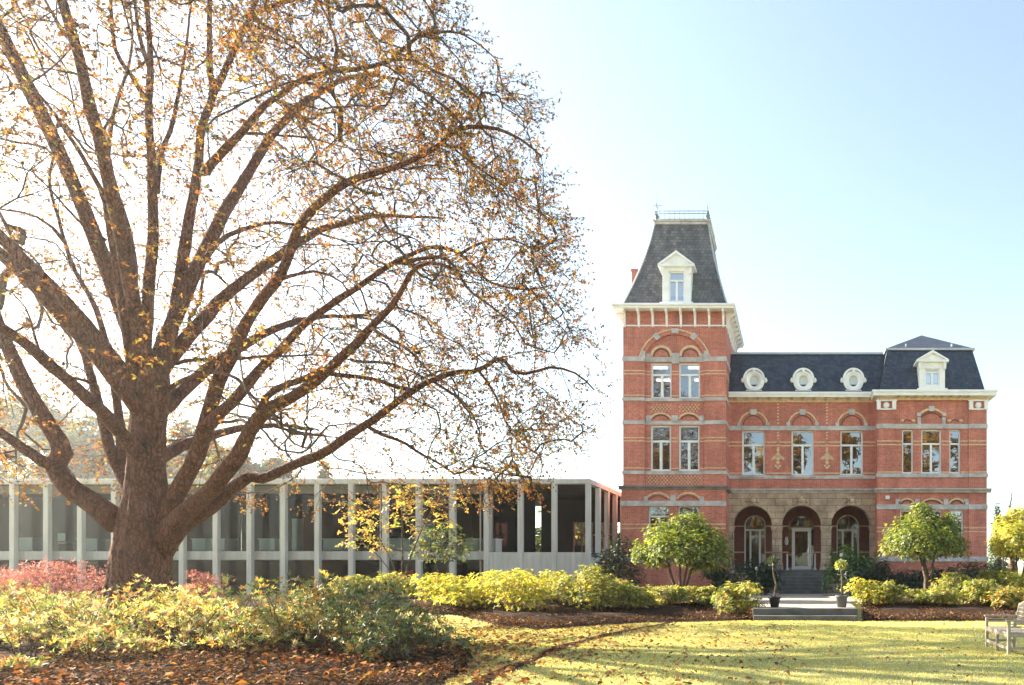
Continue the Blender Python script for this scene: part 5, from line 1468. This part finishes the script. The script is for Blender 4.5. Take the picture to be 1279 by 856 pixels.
fr = [ # px, Y, w, top py, label, cols, n
 (-18, 13.6, 2.2, 728, 'yellow-green rhododendron cut by the left frame edge, in the foreground bed', FRONT),
 (40, 15.2, 2.3, 716, 'pale leggy rhododendron in front of the pink bush', FRONT),
 (95, 13.2, 2.2, 744, 'sunlit low rhododendron left of the trunk base, near the mulch', FRONT),
 (150, 14.6, 2.2, 733, 'bright rhododendron in front of the left flank of the trunk', FRONT),
 (205, 14.9, 2.3, 717, 'tallest pale green rhododendron right in front of the thick trunk', FRONT),
 (235, 12.9, 2.1, 752, 'low straggly rhododendron on the mulch in front of the trunk', FRONT),
 (283, 14.6, 2.2, 713, 'rhododendron with upright tips just right of the trunk', FRONT),
 (338, 15.4, 2.3, 722, 'pale rhododendron behind the leggy bronze one', FRONT),
 (352, 13.2, 2.1, 728, 'leggy bronze-leaved rhododendron with bare brown stems', DKF+[((.42,.30,.08),5)]),
 (408, 14.8, 2.2, 712, 'rhododendron with yellowed tips behind the dark shrub', FRONT),
 (430, 12.6, 2.0, 735, 'dark green shrub mottled with orange leaves, left of the darkest one', DKF),
 (478, 14.2, 1.9, 735, 'dark shrub behind the darkest one, near the lawn patch', DKF),
 (505, 11.9, 2.0, 758, 'darkest rounded shrub at the right end of the foreground bed', DKF),
 (8, 10.3, 1.1, 826, 'tiny low plant on the mulch in the bottom left corner', FRONT),
 (175, 12.0, 1.0, 800, 'small seedling shrub on the open mulch below the trunk', FRONT),
 (290, 12.0, 1.1, 792, 'small sparse shrub on the open mulch between two taller ones', FRONT),
]
fr += [
 (30, 12.2, 1.5, 770, 'short bright rhododendron at the mulch edge near the left frame edge', FRONT),
 (110, 11.6, 1.3, 786, 'short spreading rhododendron in front of the sunlit low one', FRONT),
 (70, 14.0, 1.8, 748, 'pale rhododendron in the middle of the left group', FRONT),
 (190, 13.3, 1.7, 757, 'sunlit rhododendron with white glints below the tallest one', FRONT),
 (262, 13.6, 1.7, 745, 'golden rhododendron between the straggly and the upright one', FRONT),
 (318, 12.6, 1.6, 762, 'low golden rhododendron beside the bronze one', FRONT),
 (385, 13.4, 1.7, 750, 'olive rhododendron between the bronze one and the mottled dark one', FRONT),
 (455, 11.6, 1.4, 790, 'low dark shrub at the front of the dark group, on the mulch', DKF),
 (548, 12.6, 1.5, 782, 'dark small shrub at the right tip of the foreground bed beside the lawn', DKF),
]
for k, (px, Y, w_, py, lab, cols) in enumerate(fr):
    h = Z_(py, Y)*1.05
    big = h > 1.0
    h *= (1.0, .86, .95, 1.03, .8)[k % 5] if big else 1.0
    shrub('rhododendron', X_(px, Y), Y, w_*1.05, h, lab, 'shrub', G1, n=(330 if cols is DKF and big else 205 if big else 120 if h > .6 else 50), leaf=.112, cols=cols, seed=k, mat='leaf_dark' if cols is DKF else 'leaf_shrub', K=8, nl=13 if big else 6, skirt=.3, stems=34 if big else 8, sr=.009, cup=.95, lo=-.5, aspect=.21)
G2 = 'azaleas along the middle bed'
mid = [
 (432, 27.0, 2.6, 710, 'yellow-green azalea below the yellow sapling', YG),
 (490, 27.5, 2.6, 714, 'olive azalea beside the small red bush', YG),
 (552, 25.2, 2.9, 711, 'brightest yellow azalea at the left end of the middle bed', YEL),
 (598, 24.4, 3.0, 706, 'tall bright yellow azalea under the end of the low bough', YEL),
 (640, 23.6, 2.8, 709, 'lime azalea with a dark green foot at the lawn corner', YEL),
 (672, 25.6, 2.8, 707, 'yellow azalea in front of the fourth pavilion column from its corner', YEL),
 (712, 24.8, 2.7, 711, 'pale olive azalea below the pavilion corner', YG),
 (748, 24.0, 2.3, 705, 'loose tall azalea in front of the gap between pavilion and villa', YG),
 (790, 24.4, 2.0, 722, 'low yellow-green azalea left of the round tree', YG),
 (832, 24.8, 1.7, 728, 'low pale azalea under the stems of the round tree', YG),
 (880, 25.0, 1.6, 728, 'green azalea right of the stems of the round tree', YG),
 (922, 23.0, 1.8, 724, 'twiggy yellow azalea at the left end of the garden steps', YG),
]
for k, (px, Y, w_, py, lab, cols) in enumerate(mid):
    z0 = float(gh(0, Y)); h = (Z_(py, Y) - z0)*(.80+.18*((k*37)%10)/10)
    shrub('azalea', X_(px, Y), Y, w_, h, lab, 'shrub', G2, n=820, leaf=.10, cols=cols, seed=100+k, K=6, nl=15, skirt=.1, stems=22, sr=.010, cup=.5, lo=-.6)
G3 = 'azaleas along the right bed'
rt = [
 (1083, 24.0, 1.7, 720, 'golden azalea at the right end of the garden steps', YEL),
 (1117, 24.2, 1.3, 724, 'small pale upright azalea right of the golden one', YG),
 (1140, 25.6, 1.3, 736, 'lowest little azalea left of the forked trunk', YG),
 (1166, 23.8, 1.9, 733, 'cream-green azalea at the foot of the forked tree', YG),
 (1192, 25.6, 2.2, 712, 'yellowish azalea right of the forked tree', YG),
 (1222, 24.2, 2.2, 722, 'bushy olive azalea behind the bench end', YG),
 (1244, 26.5, 2.4, 706, 'tall green azalea under the yellow round tree', YG),
 (1262, 23.6, 2.2, 730, 'orange-tinged azalea above the bench back', YG+[((.50,.33,.06),4)]),
 (1290, 24.8, 2.4, 712, 'azalea cut by the right frame edge', YEL),
]
for k, (px, Y, w_, py, lab, cols) in enumerate(rt):
    z0 = float(gh(0, Y)); Y += 1.0; h = (Z_(py, Y) - float(gh(0, Y)))*.9
    shrub('azalea', X_(px, Y), Y, w_, h, lab, 'shrub', G3, n=int(330*w_), leaf=.10, cols=cols, seed=200+k, K=6, nl=16, skirt=.1, stems=22, sr=.010, cup=.5, lo=-.6)
# dark evergreens near the house
G4 = 'dark evergreen shrubs against the villa'
ev = [
 (772, 31.5, 2.6, 670, 'dark evergreen bush filling the gap between pavilion and tower', EVG),
 (902, 33.5, 2.2, 706, 'dark rounded evergreen left of the porch under the tower', EVG),
 (934, 34.0, 2.2, 699, 'dark evergreen below the left porch arch', EVG),
 (956, 33.6, 1.5, 703, 'narrow dark evergreen beside the stair pedestal', EVG),
 (1052, 33.4, 1.7, 682, 'clipped fresh green hedge block right of the entrance stair', BOX),
 (1076, 33.8, 2.1, 684, 'clipped green hedge below the right porch arch', BOX),
 (1066, 32.3, 2.0, 706, 'low dark evergreen in front of the clipped hedge', EVG),
 (1102, 32.8, 2.2, 700, 'dark evergreen at the corner of the right wing', EVG),
 (1135, 33.2, 2.4, 712, 'low dark evergreen under the left ground floor window of the wing', EVG),
 (1172, 33.4, 2.4, 710, 'low dark evergreen behind the forked trunk', EVG),
 (1206, 33.0, 2.2, 700, 'brownish evergreen below the right edge of the wing', EVG+[((.12,.10,.03),4)]),
 (1240, 32.5, 2.6, 704, 'dark evergreen just beyond the villa corner', EVG),
]
for k, (px, Y, w_, py, lab, cols) in enumerate(ev):
    z0 = float(gh(0, Y)); h = Z_(py, Y) - z0
    shrub('evergreen_shrub', X_(px, Y), Y, w_, h, lab, 'shrub', G4, n=900, leaf=.10, cols=cols, mat='leaf_dark', seed=300+k, K=5, nl=18, skirt=.1, stems=8, sr=.015, cup=.4, lo=-.9, aspect=.5)
# pink bush, red bush
PINK = [((.29,.10,.135),3),((.34,.17,.19),2),((.20,.065,.09),2)]
shrub('pink_bush', X_(92, 22), 22, 4.2, 1.85, 'feathery pink autumn bush behind the trunk on the left', n=2600, leaf=.10, cols=PINK, K=4, nl=12, skirt=.3, stems=20, seed=401, cup=.9, lo=-.5, aspect=.22)
shrub('pink_bush', X_(12, 22.5), 22.5, 4.0, 1.8, 'feathery pink autumn bush at the left frame edge', n=2200, leaf=.10, cols=PINK, K=4, nl=12, skirt=.3, stems=20, seed=402, cup=.9, lo=-.5, aspect=.22)
shrub('pink_bush', X_(248, 24), 24, 1.6, 1.45, 'little pink bush glimpsed right of the thick trunk', n=500, leaf=.10, cols=PINK, K=4, nl=6, skirt=.3, stems=10, seed=403, cup=.9, aspect=.22)
shrub('red_bush', X_(506, 31.6), 31.6, 1.3, 1.3, 'small crimson bush in front of the pavilion', n=420, leaf=.10, cols=[((.42,.03,.06),3),((.30,.02,.04),2)], K=5, nl=5, skirt=.3, stems=10, seed=404)

# ------------------------------------------------------------------ small trees
def leafy_tree(name, label, x, y, lobes, n, leaf, cols, stems, cat='tree', group=None, mat='leaf_shrub', bark='bark_pale', seed=0, K=5, cup=.4, lo=-.8, branch=60, aspect=.4, br=.02, scatter=None):
    """stems: list of (points, r0, r1); lobes in metres"""
    rng = np.random.default_rng(5000+seed)
    z0 = float(gh(x, y))
    o = empty(name, (x, y, z0), label, cat, group)
    V, c, P = rosettes(rng, lobes, n, leaf, K, lo, cup, cols, aspect)
    fast_mesh('crown', V, 4, M[mat], o, col=c)['kind'] = 'stuff'
    nodes = []
    paths = []
    mb = MB()
    for pts, r0, r1 in stems:
        p = np.array(pts, float); t = np.linspace(0, len(p)-1, 12)
        q = np.stack([np.interp(t, np.arange(len(p)), p[:, k]) for k in range(3)], 1)
        for _ in range(2): q[1:-1] = (q[:-2]+2*q[1:-1]+q[2:])/4
        q += rng.normal(0, r0*.12, q.shape)
        mb.tube(q, np.linspace(r0, r1, 12), 8); nodes.append(q[4:])
    mb.build('trunk', M[bark], o)
    nodes = np.concatenate(nodes)
    for j in rng.choice(len(P), min(branch, len(P)), replace=False):
        e_ = P[j]; dd = np.linalg.norm(nodes - e_, axis=1) + np.maximum(0, nodes[:, 2]-e_[2])*1.0
        b_ = nodes[int(np.argmin(dd))]; t = np.linspace(0, 1, 6)[:, None]
        q = b_ + (e_-b_)*t; q[:, 2] += 0.12*np.linalg.norm(e_-b_)*np.sin(math.pi*t[:, 0]); q[1:] += np.cumsum(rng.normal(0, .02*max(.3, np.linalg.norm(e_-b_)), (5, 3)), 0)*.5
        paths.append((q, np.linspace(br, br*.3, 6)))
    if paths: fast_mesh('branches', tubes_np(paths, 4), 4, M[bark], o, smooth=True)
    return o
GRN = [((.19,.26,.04),3),((.11,.17,.03),3),((.34,.37,.06),1.8),((.06,.10,.022),2.6),((.42,.42,.08),.7)]
def lob(px, py, Y, rpx, rpy, ry=None, dy=0):
    s_ = Y/F
    return (X_(px, Y+dy), Y+dy, Z_(py, Y+dy), rpx*s_, (ry if ry else rpx*s_*.9), rpy*s_)
Y = 28.0; s_ = Y/F; x = X_(850, Y); zb = float(gh(0, Y))
lobes = [lob(830,672,Y,24,20), lob(858,664,Y,26,21), lob(884,680,Y,26,21), lob(812,690,Y,22,17), lob(850,690,Y,30,18), lob(890,698,Y,22,14), lob(866,655,Y,18,13), lob(840,685,Y,30,20,dy=-.9), lob(872,688,Y,28,20,dy=-.9), lob(838,680,Y,26,20,dy=.9), lob(872,678,Y,28,22,dy=.9), lob(803,694,Y,14,12), lob(848,655,Y,12,10), lob(880,706,Y,20,13), lob(896,690,Y,18,16), lob(868,704,Y,18,10,dy=.6), lob(822,703,Y,16,9)]
st_ = [([(x-.1,Y,zb),(X_(838,Y),Y,1.5),(X_(830,Y),Y-.1,2.3),(X_(822,Y),Y,3.0)],.07,.025), ([(x,Y+.1,zb),(X_(849,Y),Y,1.6),(X_(848,Y),Y+.2,2.4),(X_(846,Y),Y,3.3)],.07,.025), ([(x+.1,Y,zb),(X_(862,Y),Y,1.55),(X_(873,Y),Y+.2,2.3),(X_(884,Y),Y,2.9)],.06,.02), ([(x+.05,Y-.1,zb),(X_(857,Y),Y-.2,1.5),(X_(866,Y),Y-.4,2.4),(X_(868,Y),Y-.5,3.1)],.06,.02)]
leafy_tree('round_tree', 'round multi-stemmed green tree in front of the brick tower', x, Y, lobes, 8200, .085, GRN, st_, group='small round trees before the villa', seed=1, aspect=.45)
x = X_(1158, Y)
lobes = [lob(1150,650,Y,19,18), lob(1128,668,Y,22,19), lob(1176,666,Y,24,20), lob(1155,672,Y,30,20), lob(1116,684,Y,17,13), lob(1190,684,Y,19,16), lob(1150,690,Y,28,13), lob(1145,676,Y,28,20,dy=-.9), lob(1170,680,Y,26,18,dy=-.8), lob(1145,670,Y,26,20,dy=.8), lob(1172,672,Y,26,20,dy=.9), lob(1152,638,Y,11,9), lob(1186,652,Y,12,11)]
st_ = [([(x,Y,zb),(X_(1158,Y),Y,1.0),(X_(1155,Y),Y,1.6),(X_(1146,Y),Y,2.4),(X_(1140,Y),Y,3.0)],.14,.03), ([(x+.06,Y,zb),(X_(1161,Y),Y,1.0),(X_(1166,Y),Y+.1,1.9),(X_(1172,Y),Y,2.8)],.11,.025), ([(x,Y+.05,zb),(X_(1158,Y),Y+.1,1.2),(X_(1156,Y),Y+.3,2.2),(X_(1154,Y),Y+.3,3.3)],.10,.025)]
leafy_tree('round_tree', 'round green tree with a forked trunk in front of the right wing', x, Y, lobes, 7600, .085, GRN, st_, group='small round trees before the villa', seed=2, aspect=.45)
x = X_(1272, Y)
lobes = [lob(1258,660,Y,18,16), lob(1282,652,Y,24,18), lob(1250,682,Y,17,14), lob(1275,682,Y,28,18), lob(1305,670,Y,26,22), lob(1300,695,Y,22,14), lob(1270,674,Y,26,20,dy=-.9), lob(1290,674,Y,28,22,dy=.9), lob(1268,645,Y,11,9)]
st_ = [([(x,Y,zb),(x,Y,1.2),(X_(1262,Y),Y,2.2),(X_(1256,Y),Y,3.0)],.09,.03), ([(x+.1,Y,zb),(x+.15,Y,1.3),(X_(1285,Y),Y,2.3),(X_(1292,Y),Y,3.2)],.09,.03), ([(x,Y+.1,zb),(x,Y+.2,1.5),(X_(1272,Y),Y+.3,2.8)],.08,.025)]
leafy_tree('round_tree', 'round bright yellow tree at the right frame edge', x, Y, lobes, 7000, .085, YEL+[((.20,.25,.04),2)], st_, group='small round trees before the villa', seed=3, aspect=.45)
# sapling and loose shrub in front of the pavilion
Y = 29.5; x = X_(500, Y); zb = float(gh(0, Y))
GOLD = [((.50,.38,.13),4),((.42,.28,.09),2),((.38,.37,.11),2),((.22,.25,.07),1.4)]
lobes = [lob(440,640,Y,20,16), lob(465,655,Y,20,18), lob(432,660,Y,14,10), lob(450,678,Y,22,12), lob(498,630,Y,24,16), lob(520,618,Y,22,12), lob(548,622,Y,20,14), lob(575,628,Y,14,14), lob(505,655,Y,22,18), lob(535,642,Y,22,16), lob(480,690,Y,24,10), lob(500,612,Y,12,8), lob(555,655,Y,14,12)]
st_ = [([(x,Y,zb),(X_(493,Y),Y,1.8),(X_(470,Y),Y,3.2),(X_(445,Y),Y,4.6)],.045,.01), ([(x,Y,zb),(X_(500,Y),Y+.2,2.2),(X_(502,Y),Y,4.0),(X_(500,Y),Y,5.4)],.05,.01), ([(x,Y,zb),(X_(510,Y),Y,2.0),(X_(530,Y),Y,3.6),(X_(550,Y),Y,5.0)],.045,.01), ([(x,Y,zb),(X_(498,Y),Y-.2,1.2),(X_(480,Y),Y-.3,2.2),(X_(455,Y),Y-.4,2.9)],.035,.01)]
leafy_tree('sapling', 'loose golden yellow sapling in front of the pavilion', x, Y, lobes, 360, .15, GOLD, st_, seed=4, K=4, cup=.1, branch=110, br=.014, aspect=.5)
Y = 30.5; x = X_(553, Y)
lobes = [lob(535,672,Y,18,14), lob(560,668,Y,18,14), lob(578,684,Y,16,12), lob(548,692,Y,22,12), lob(525,688,Y,14,12), lob(566,690,Y,20,14)]
leafy_tree('sapling', 'low thin green sapling right of the golden one', x, Y, lobes, 380, .14, [((.09,.13,.05),3),((.15,.18,.06),2),((.30,.27,.07),.6)], [([(x,Y,zb),(X_(548,Y),Y,1.4),(X_(538,Y),Y,3)],.03,.01), ([(x,Y,zb),(X_(558,Y),Y,1.5),(X_(568,Y),Y,3.1)],.03,.01)], seed=5, K=4, cup=.1, branch=70, br=.012, aspect=.5)

# ------------------------------------------------------------------ trees far behind
FAR = [((.075,.105,.045),3),((.11,.13,.05),2),((.05,.08,.035),2),((.20,.17,.06),.7)]
def far_tree(name, px, py, Y, wpx, label, cols=FAR, seed=0, n=1500, leaf=.55, trunk=.35, conifer=False):
    rng = np.random.default_rng(9000+seed)
    x = X_(px, Y); top = Z_(py, Y); w_ = wpx*Y/F; zb = float(gh(0, Y)); h = top-zb
    if conifer:
        lobes = [(x, Y, zb+h*(.15+.82*t), w_*.5*(1-t)+.15, w_*.5*(1-t)+.15, h*.07) for t in np.linspace(0, 1, 9)]
    else:
        lobes = []
        for i in range(13):
            a_ = rng.uniform(0, 6.28); q = math.sqrt(rng.random()); hh = rng.uniform(.35, .88)
            rr = w_*rng.uniform(.14, .24); env = math.sin(math.pi*min(1, max(.12, (hh-.1)/.95)))**.6
            lobes.append((x+w_*.36*q*env*math.cos(a_), Y+w_*.36*q*env*math.sin(a_), zb+h*hh, rr, rr, rr*.8*min(1, h/w_+.2)))
        lobes.append((x, Y, zb+h*.88, w_*.18, w_*.18, h*.11))
    return leafy_tree(name, label, x, Y, lobes, n, leaf, cols, [([(x, Y, zb-.1), (x+.2, Y, zb+h*.4), (x-.1, Y, zb+h*.8)], trunk, trunk*.3)], group='trees far behind the buildings', mat='leaf_shrub', bark='bark', seed=seed, K=4, cup=.3, branch=50, br=trunk*.25, aspect=.5)
for k, (px, py, Y, wpx, lab) in enumerate(((-40, 470, 100, 150, 'hazy grey-green tree beyond the pavilion at the left frame edge'),
        (48, 492, 112, 120, 'hazy broad tree beyond the pavilion below the leftmost boughs'),
        (112, 520, 100, 100, 'hazy tree beyond the pavilion seen left of the trunk'),
        (178, 512, 118, 110, 'hazy tree beyond the pavilion directly behind the trunk'),
        (232, 528, 108, 90, 'hazy tree beyond the pavilion just right of the trunk'),
        (292, 560, 102, 90, 'lower hazy tree beyond the pavilion under the right boughs'),
        (345, 572, 114, 70, 'low hazy tree crown peeping over the pavilion roof'))):
    far_tree('far_tree', px, py, Y, wpx, lab, seed=k, leaf=.85, trunk=.5, n=2000)
far_tree('far_conifer', 404, 574, 105, 34, 'small hazy conifer tip above the pavilion roof', seed=20, n=600, leaf=.9, trunk=.5, conifer=True)
far_tree('far_tree', 700, 630, 54, 110, 'distant green tree seen through the open loggia', seed=21, n=700)
far_tree('far_tree', 752, 636, 58, 60, 'distant green tree in the gap beside the tower', seed=22, n=700)
far_tree('far_conifer', 1246, 634, 60, 26, 'dark pointed conifer behind the yellow round tree', cols=EVG, seed=23, n=420, leaf=.3, trunk=.2, conifer=True)
far_tree('far_tree', 1263, 644, 62, 34, 'dark low tree beyond the villa beside the conifer', cols=EVG+[((.10,.09,.04),3)], seed=24, n=600, leaf=.35)
far_tree('far_tree', 1300, 640, 66, 70, 'broad dark tree beyond the villa cut by the right frame edge', cols=EVG+[((.10,.09,.04),3)], seed=25, n=900, leaf=.4)
# bare sapling beyond the villa corner
Y = 55; x = X_(1252, Y); o = empty('bare_sapling', (x, Y, .35), 'thin leafless sapling against the sky beyond the villa corner', 'tree')
mb = MB(); mb.tube([(x,Y,.3),(x+.1,Y,4),(x+.5,Y,6.5),(x+.95,Y,8.4)], [.09,.06,.04,.012], 6); mb.build('trunk', M['twig'], o)
rg = np.random.default_rng(77); pp = []
for k in range(16):
    z = rg.uniform(3.5, 7.4); b_ = np.array([x+.1+(z-4)*.19, Y, z]); a_ = rg.uniform(0, 6.28); L = rg.uniform(.5, 1.3)
    t = np.linspace(0, 1, 5)[:, None]; e_ = b_+np.array([math.cos(a_)*L*.7, math.sin(a_)*L*.7, L]); pp.append((b_+(e_-b_)*t, np.linspace(.025, .008, 5)))
fast_mesh('branches', tubes_np(pp, 4), 4, M['twig'], o, smooth=True)
# tall autumn trees added behind the camera, seen only as reflections in the glass
src = None
for k, (xx, yy, hh, ww) in enumerate(((-60,-22,19,15),(-42,-27,21,15),(-24,-31,24,13),(-12,-33,27,13),(-1,-31,25,12),(9,-33,27,13),(19,-32,26,13),(30,-33,28,14))):
    labs = ('broad golden tree mirrored in the left pavilion bays', 'broad golden tree mirrored in the pavilion glass beside the trunk', 'tall golden tree mirrored in the tower windows', 'tall orange tree mirrored in the middle windows', 'tall golden tree mirrored in the porch glass', 'tall golden tree mirrored in the door pane', 'tall rusty tree mirrored in the right porch window', 'tall golden tree mirrored in the wing windows', 'tall golden tree mirrored in the last wing window')
    rng = np.random.default_rng(300+k); lobes = []
    for i in range(22):
        a_ = rng.uniform(0, 6.28); q = math.sqrt(rng.random()); z_ = hh*rng.uniform(.08, .85); rr = ww*rng.uniform(.13, .2)
        lobes.append((xx+ww*.36*q*math.cos(a_), yy+ww*.36*q*math.sin(a_), z_, rr, rr, rr))
    leafy_tree('autumn_tree', labs[k], xx, yy, lobes, 2600, .72, [((.42,.26,.05),3),((.30,.22,.05),2),((.36,.16,.04),2),((.14,.14,.04),2)], [([(xx,yy,-.1),(xx+.3,yy,hh*.4),(xx,yy,hh*.8)],.45,.12)], group='unseen autumn trees added behind the camera for window reflections', seed=40+k, K=4, bark='bark', branch=60, br=.1)

# ------------------------------------------------------------------ ground litter, mulch, grass
rngG = np.random.default_rng(21)
def inside(P, poly):
    x, y = P[:, 0], P[:, 1]; r = np.zeros(len(P), bool); q = np.array(poly); j = len(q)-1
    for i in range(len(q)):
        c = ((q[i,1] > y) != (q[j,1] > y)) & (x < (q[j,0]-q[i,0])*(y-q[i,1])/(q[j,1]-q[i,1]+1e-12)+q[i,0])
        r ^= c; j = i
    return r
polys = [np.concatenate([A_, B_[::-1]]) for _, A_, B_ in BEDS]
def in_bed(P): return inside(P, polys[0]) | inside(P, polys[1]) | inside(P, polys[2])
def surf(P, beds):
    z = lawn_z(P[:, 0], P[:, 1])
    return np.where(beds, z + 0.12, z)
def flat_leaves(P, size, tilt, cols, asp=.6):
    n = len(P); th = rngG.random(n)*6.28
    D = np.stack([np.cos(th), np.sin(th), rngG.normal(0, tilt, n)], 1); N = unit(np.stack([rngG.normal(0, tilt, n), rngG.normal(0, tilt, n), np.ones(n)], 1))
    L = size*rngG.uniform(.6, 1.3, n)
    return leaf_quads(P, D, N, L, L*asp*rngG.uniform(.7, 1.2, n), rngG.normal(.15, .2, (n, 1)))
def sample(n, x0, x1, y0, y1, near=1.0):
    y = y0 + (y1-y0)*rngG.random(n)**near; x = x0 + (x1-x0)*rngG.random(n)
    return np.stack([x, y, np.zeros(n)], 1)
BR = [((.34,.14,.05),3),((.26,.10,.04),2),((.45,.22,.06),1.5),((.15,.07,.035),2),((.50,.34,.10),.6)]
CH = [((.10,.055,.032),3),((.17,.085,.045),2),((.06,.036,.024),3),((.30,.14,.06),1.2),((.30,.22,.15),.35)]
P = np.concatenate([sample(30000, -13, -4.5, 8, 15.5), sample(9000, -26, -6, 14, 19.5), sample(42000, -14, -1.2, 17.8, 28), sample(26000, 2, 13, 21.2, 27)])
P = P[in_bed(P)]; P[:, 2] = surf(P, np.ones(len(P), bool)) + rngG.uniform(-.02, .03, len(P))
tag(fast_mesh('mulch', flat_leaves(P, .085, .45, CH, .45), 4, M['litter'], col=pal(rngG, len(P), CH, .25)), kind='stuff')
# fallen leaves: thick under the tree, thinning out over the lawn
P = np.concatenate([sample(9000, -22, -3.5, 8, 22), sample(6500, -9, 0, 9, 20), sample(2600, -5, 13, 9, 22, 1.3), sample(4000, -12, -4.6, 8.5, 15)])
dens = np.exp(-np.maximum(0, np.hypot(P[:, 0]+14, (P[:, 1]-15)*1.0)-7.5)/4.2)
clump = .5+.5*np.sin(P[:, 0]*1.1+.7*P[:, 1])*np.sin(P[:, 1]*1.7-.4*P[:, 0])
P = P[(rngG.random(len(P)) < np.maximum(dens, .30)*(.35+.65*clump))]
ib = in_bed(P); P = P[~ib | (rngG.random(len(P)) < .42)]; ib = in_bed(P); P[:, 2] = surf(P, ib) + rngG.uniform(.015, .05, len(P))
tag(fast_mesh('fallen_leaves', flat_leaves(P, .11, .4, BR), 4, M['litter'], col=pal(rngG, len(P), BR, .25)), kind='stuff')
# grass blades on the lawn
def blades(n, x0, x1, y0, y1, near, hgt, wid):
    P = sample(n, x0, x1, y0, y1, near)
    cell = 0.5+0.5*np.sin(P[:, 0]*2.1+np.sin(P[:, 1]*1.3)*2)*np.sin(P[:, 1]*2.7+np.sin(P[:, 0]*1.7))
    P = P[(rngG.random(len(P)) < .55+.45*cell)]
    P = P[~in_bed(P)]
    P = P[~((np.abs(P[:, 0]-np.interp(P[:, 1], [9,10.5,12.2,15,17,19.2,21.7], [-4.35,-4.7,-4.78,-4.85,-4.75,-4.3,-4.0])) < .15) & (P[:, 1] < 21.7))]
    P = P[~((P[:, 0] > -1.4) & (P[:, 0] < 2.05) & (P[:, 1] > 21.6))]
    n = len(P); P[:, 2] = lawn_z(P[:, 0], P[:, 1]) - .003
    th = rngG.random(n)*6.28; h = hgt*rngG.uniform(.5, 1.3, n)
    S = np.stack([np.cos(th), np.sin(th), np.zeros(n)], 1)*wid*rngG.uniform(.7, 1.3, n)[:, None]
    tip = P + np.stack([rngG.normal(0, .45, n)*h, rngG.normal(0, .45, n)*h, h], 1)
    V = np.stack([P-S, P+S, tip], 1).reshape(-1, 3)
    patch = (np.sin(P[:, 0]*.8+1.3*np.sin(P[:, 1]*.6))*np.sin(P[:, 1]*.9+.5))[:, None]
    c = pal(rngG, n, [((.51,.50,.19),4),((.60,.55,.24),3),((.68,.60,.30),1.8),((.34,.38,.12),1.6)], .15)*(1+.12*patch)
    return V, c
V1, c1 = blades(230000, -9, 9.5, 9, 17, .9, .035, .006)
V2, c2 = blades(120000, -9, 13, 17, 23, 1, .04, .009)
V3, c3 = blades(30000, -20, -8, 18, 27, 1, .05, .013)
tag(fast_mesh('grass', np.concatenate([V1, V2, V3]), 3, M['blade'], col=np.concatenate([c1, c2, c3])), kind='stuff')

# ------------------------------------------------------------------ thin scattering volume added to imitate lens veil and sun glow
m, n, out = new_mat('veil_volume')
pv = node(n, 'ShaderNodeVolumePrincipled')
pv.inputs['Color'].default_value = (0.95, 0.96, 0.97, 1)
pv.inputs['Density'].default_value = VEIL
pv.inputs['Anisotropy'].default_value = 0.74
n.links.new(pv.outputs[0], out.inputs['Volume'])
mb = MB(); mb.box(-260, 160, -60, 200, -1.5, 50)
tag(mb.build('lens_veil', m), kind='stuff')
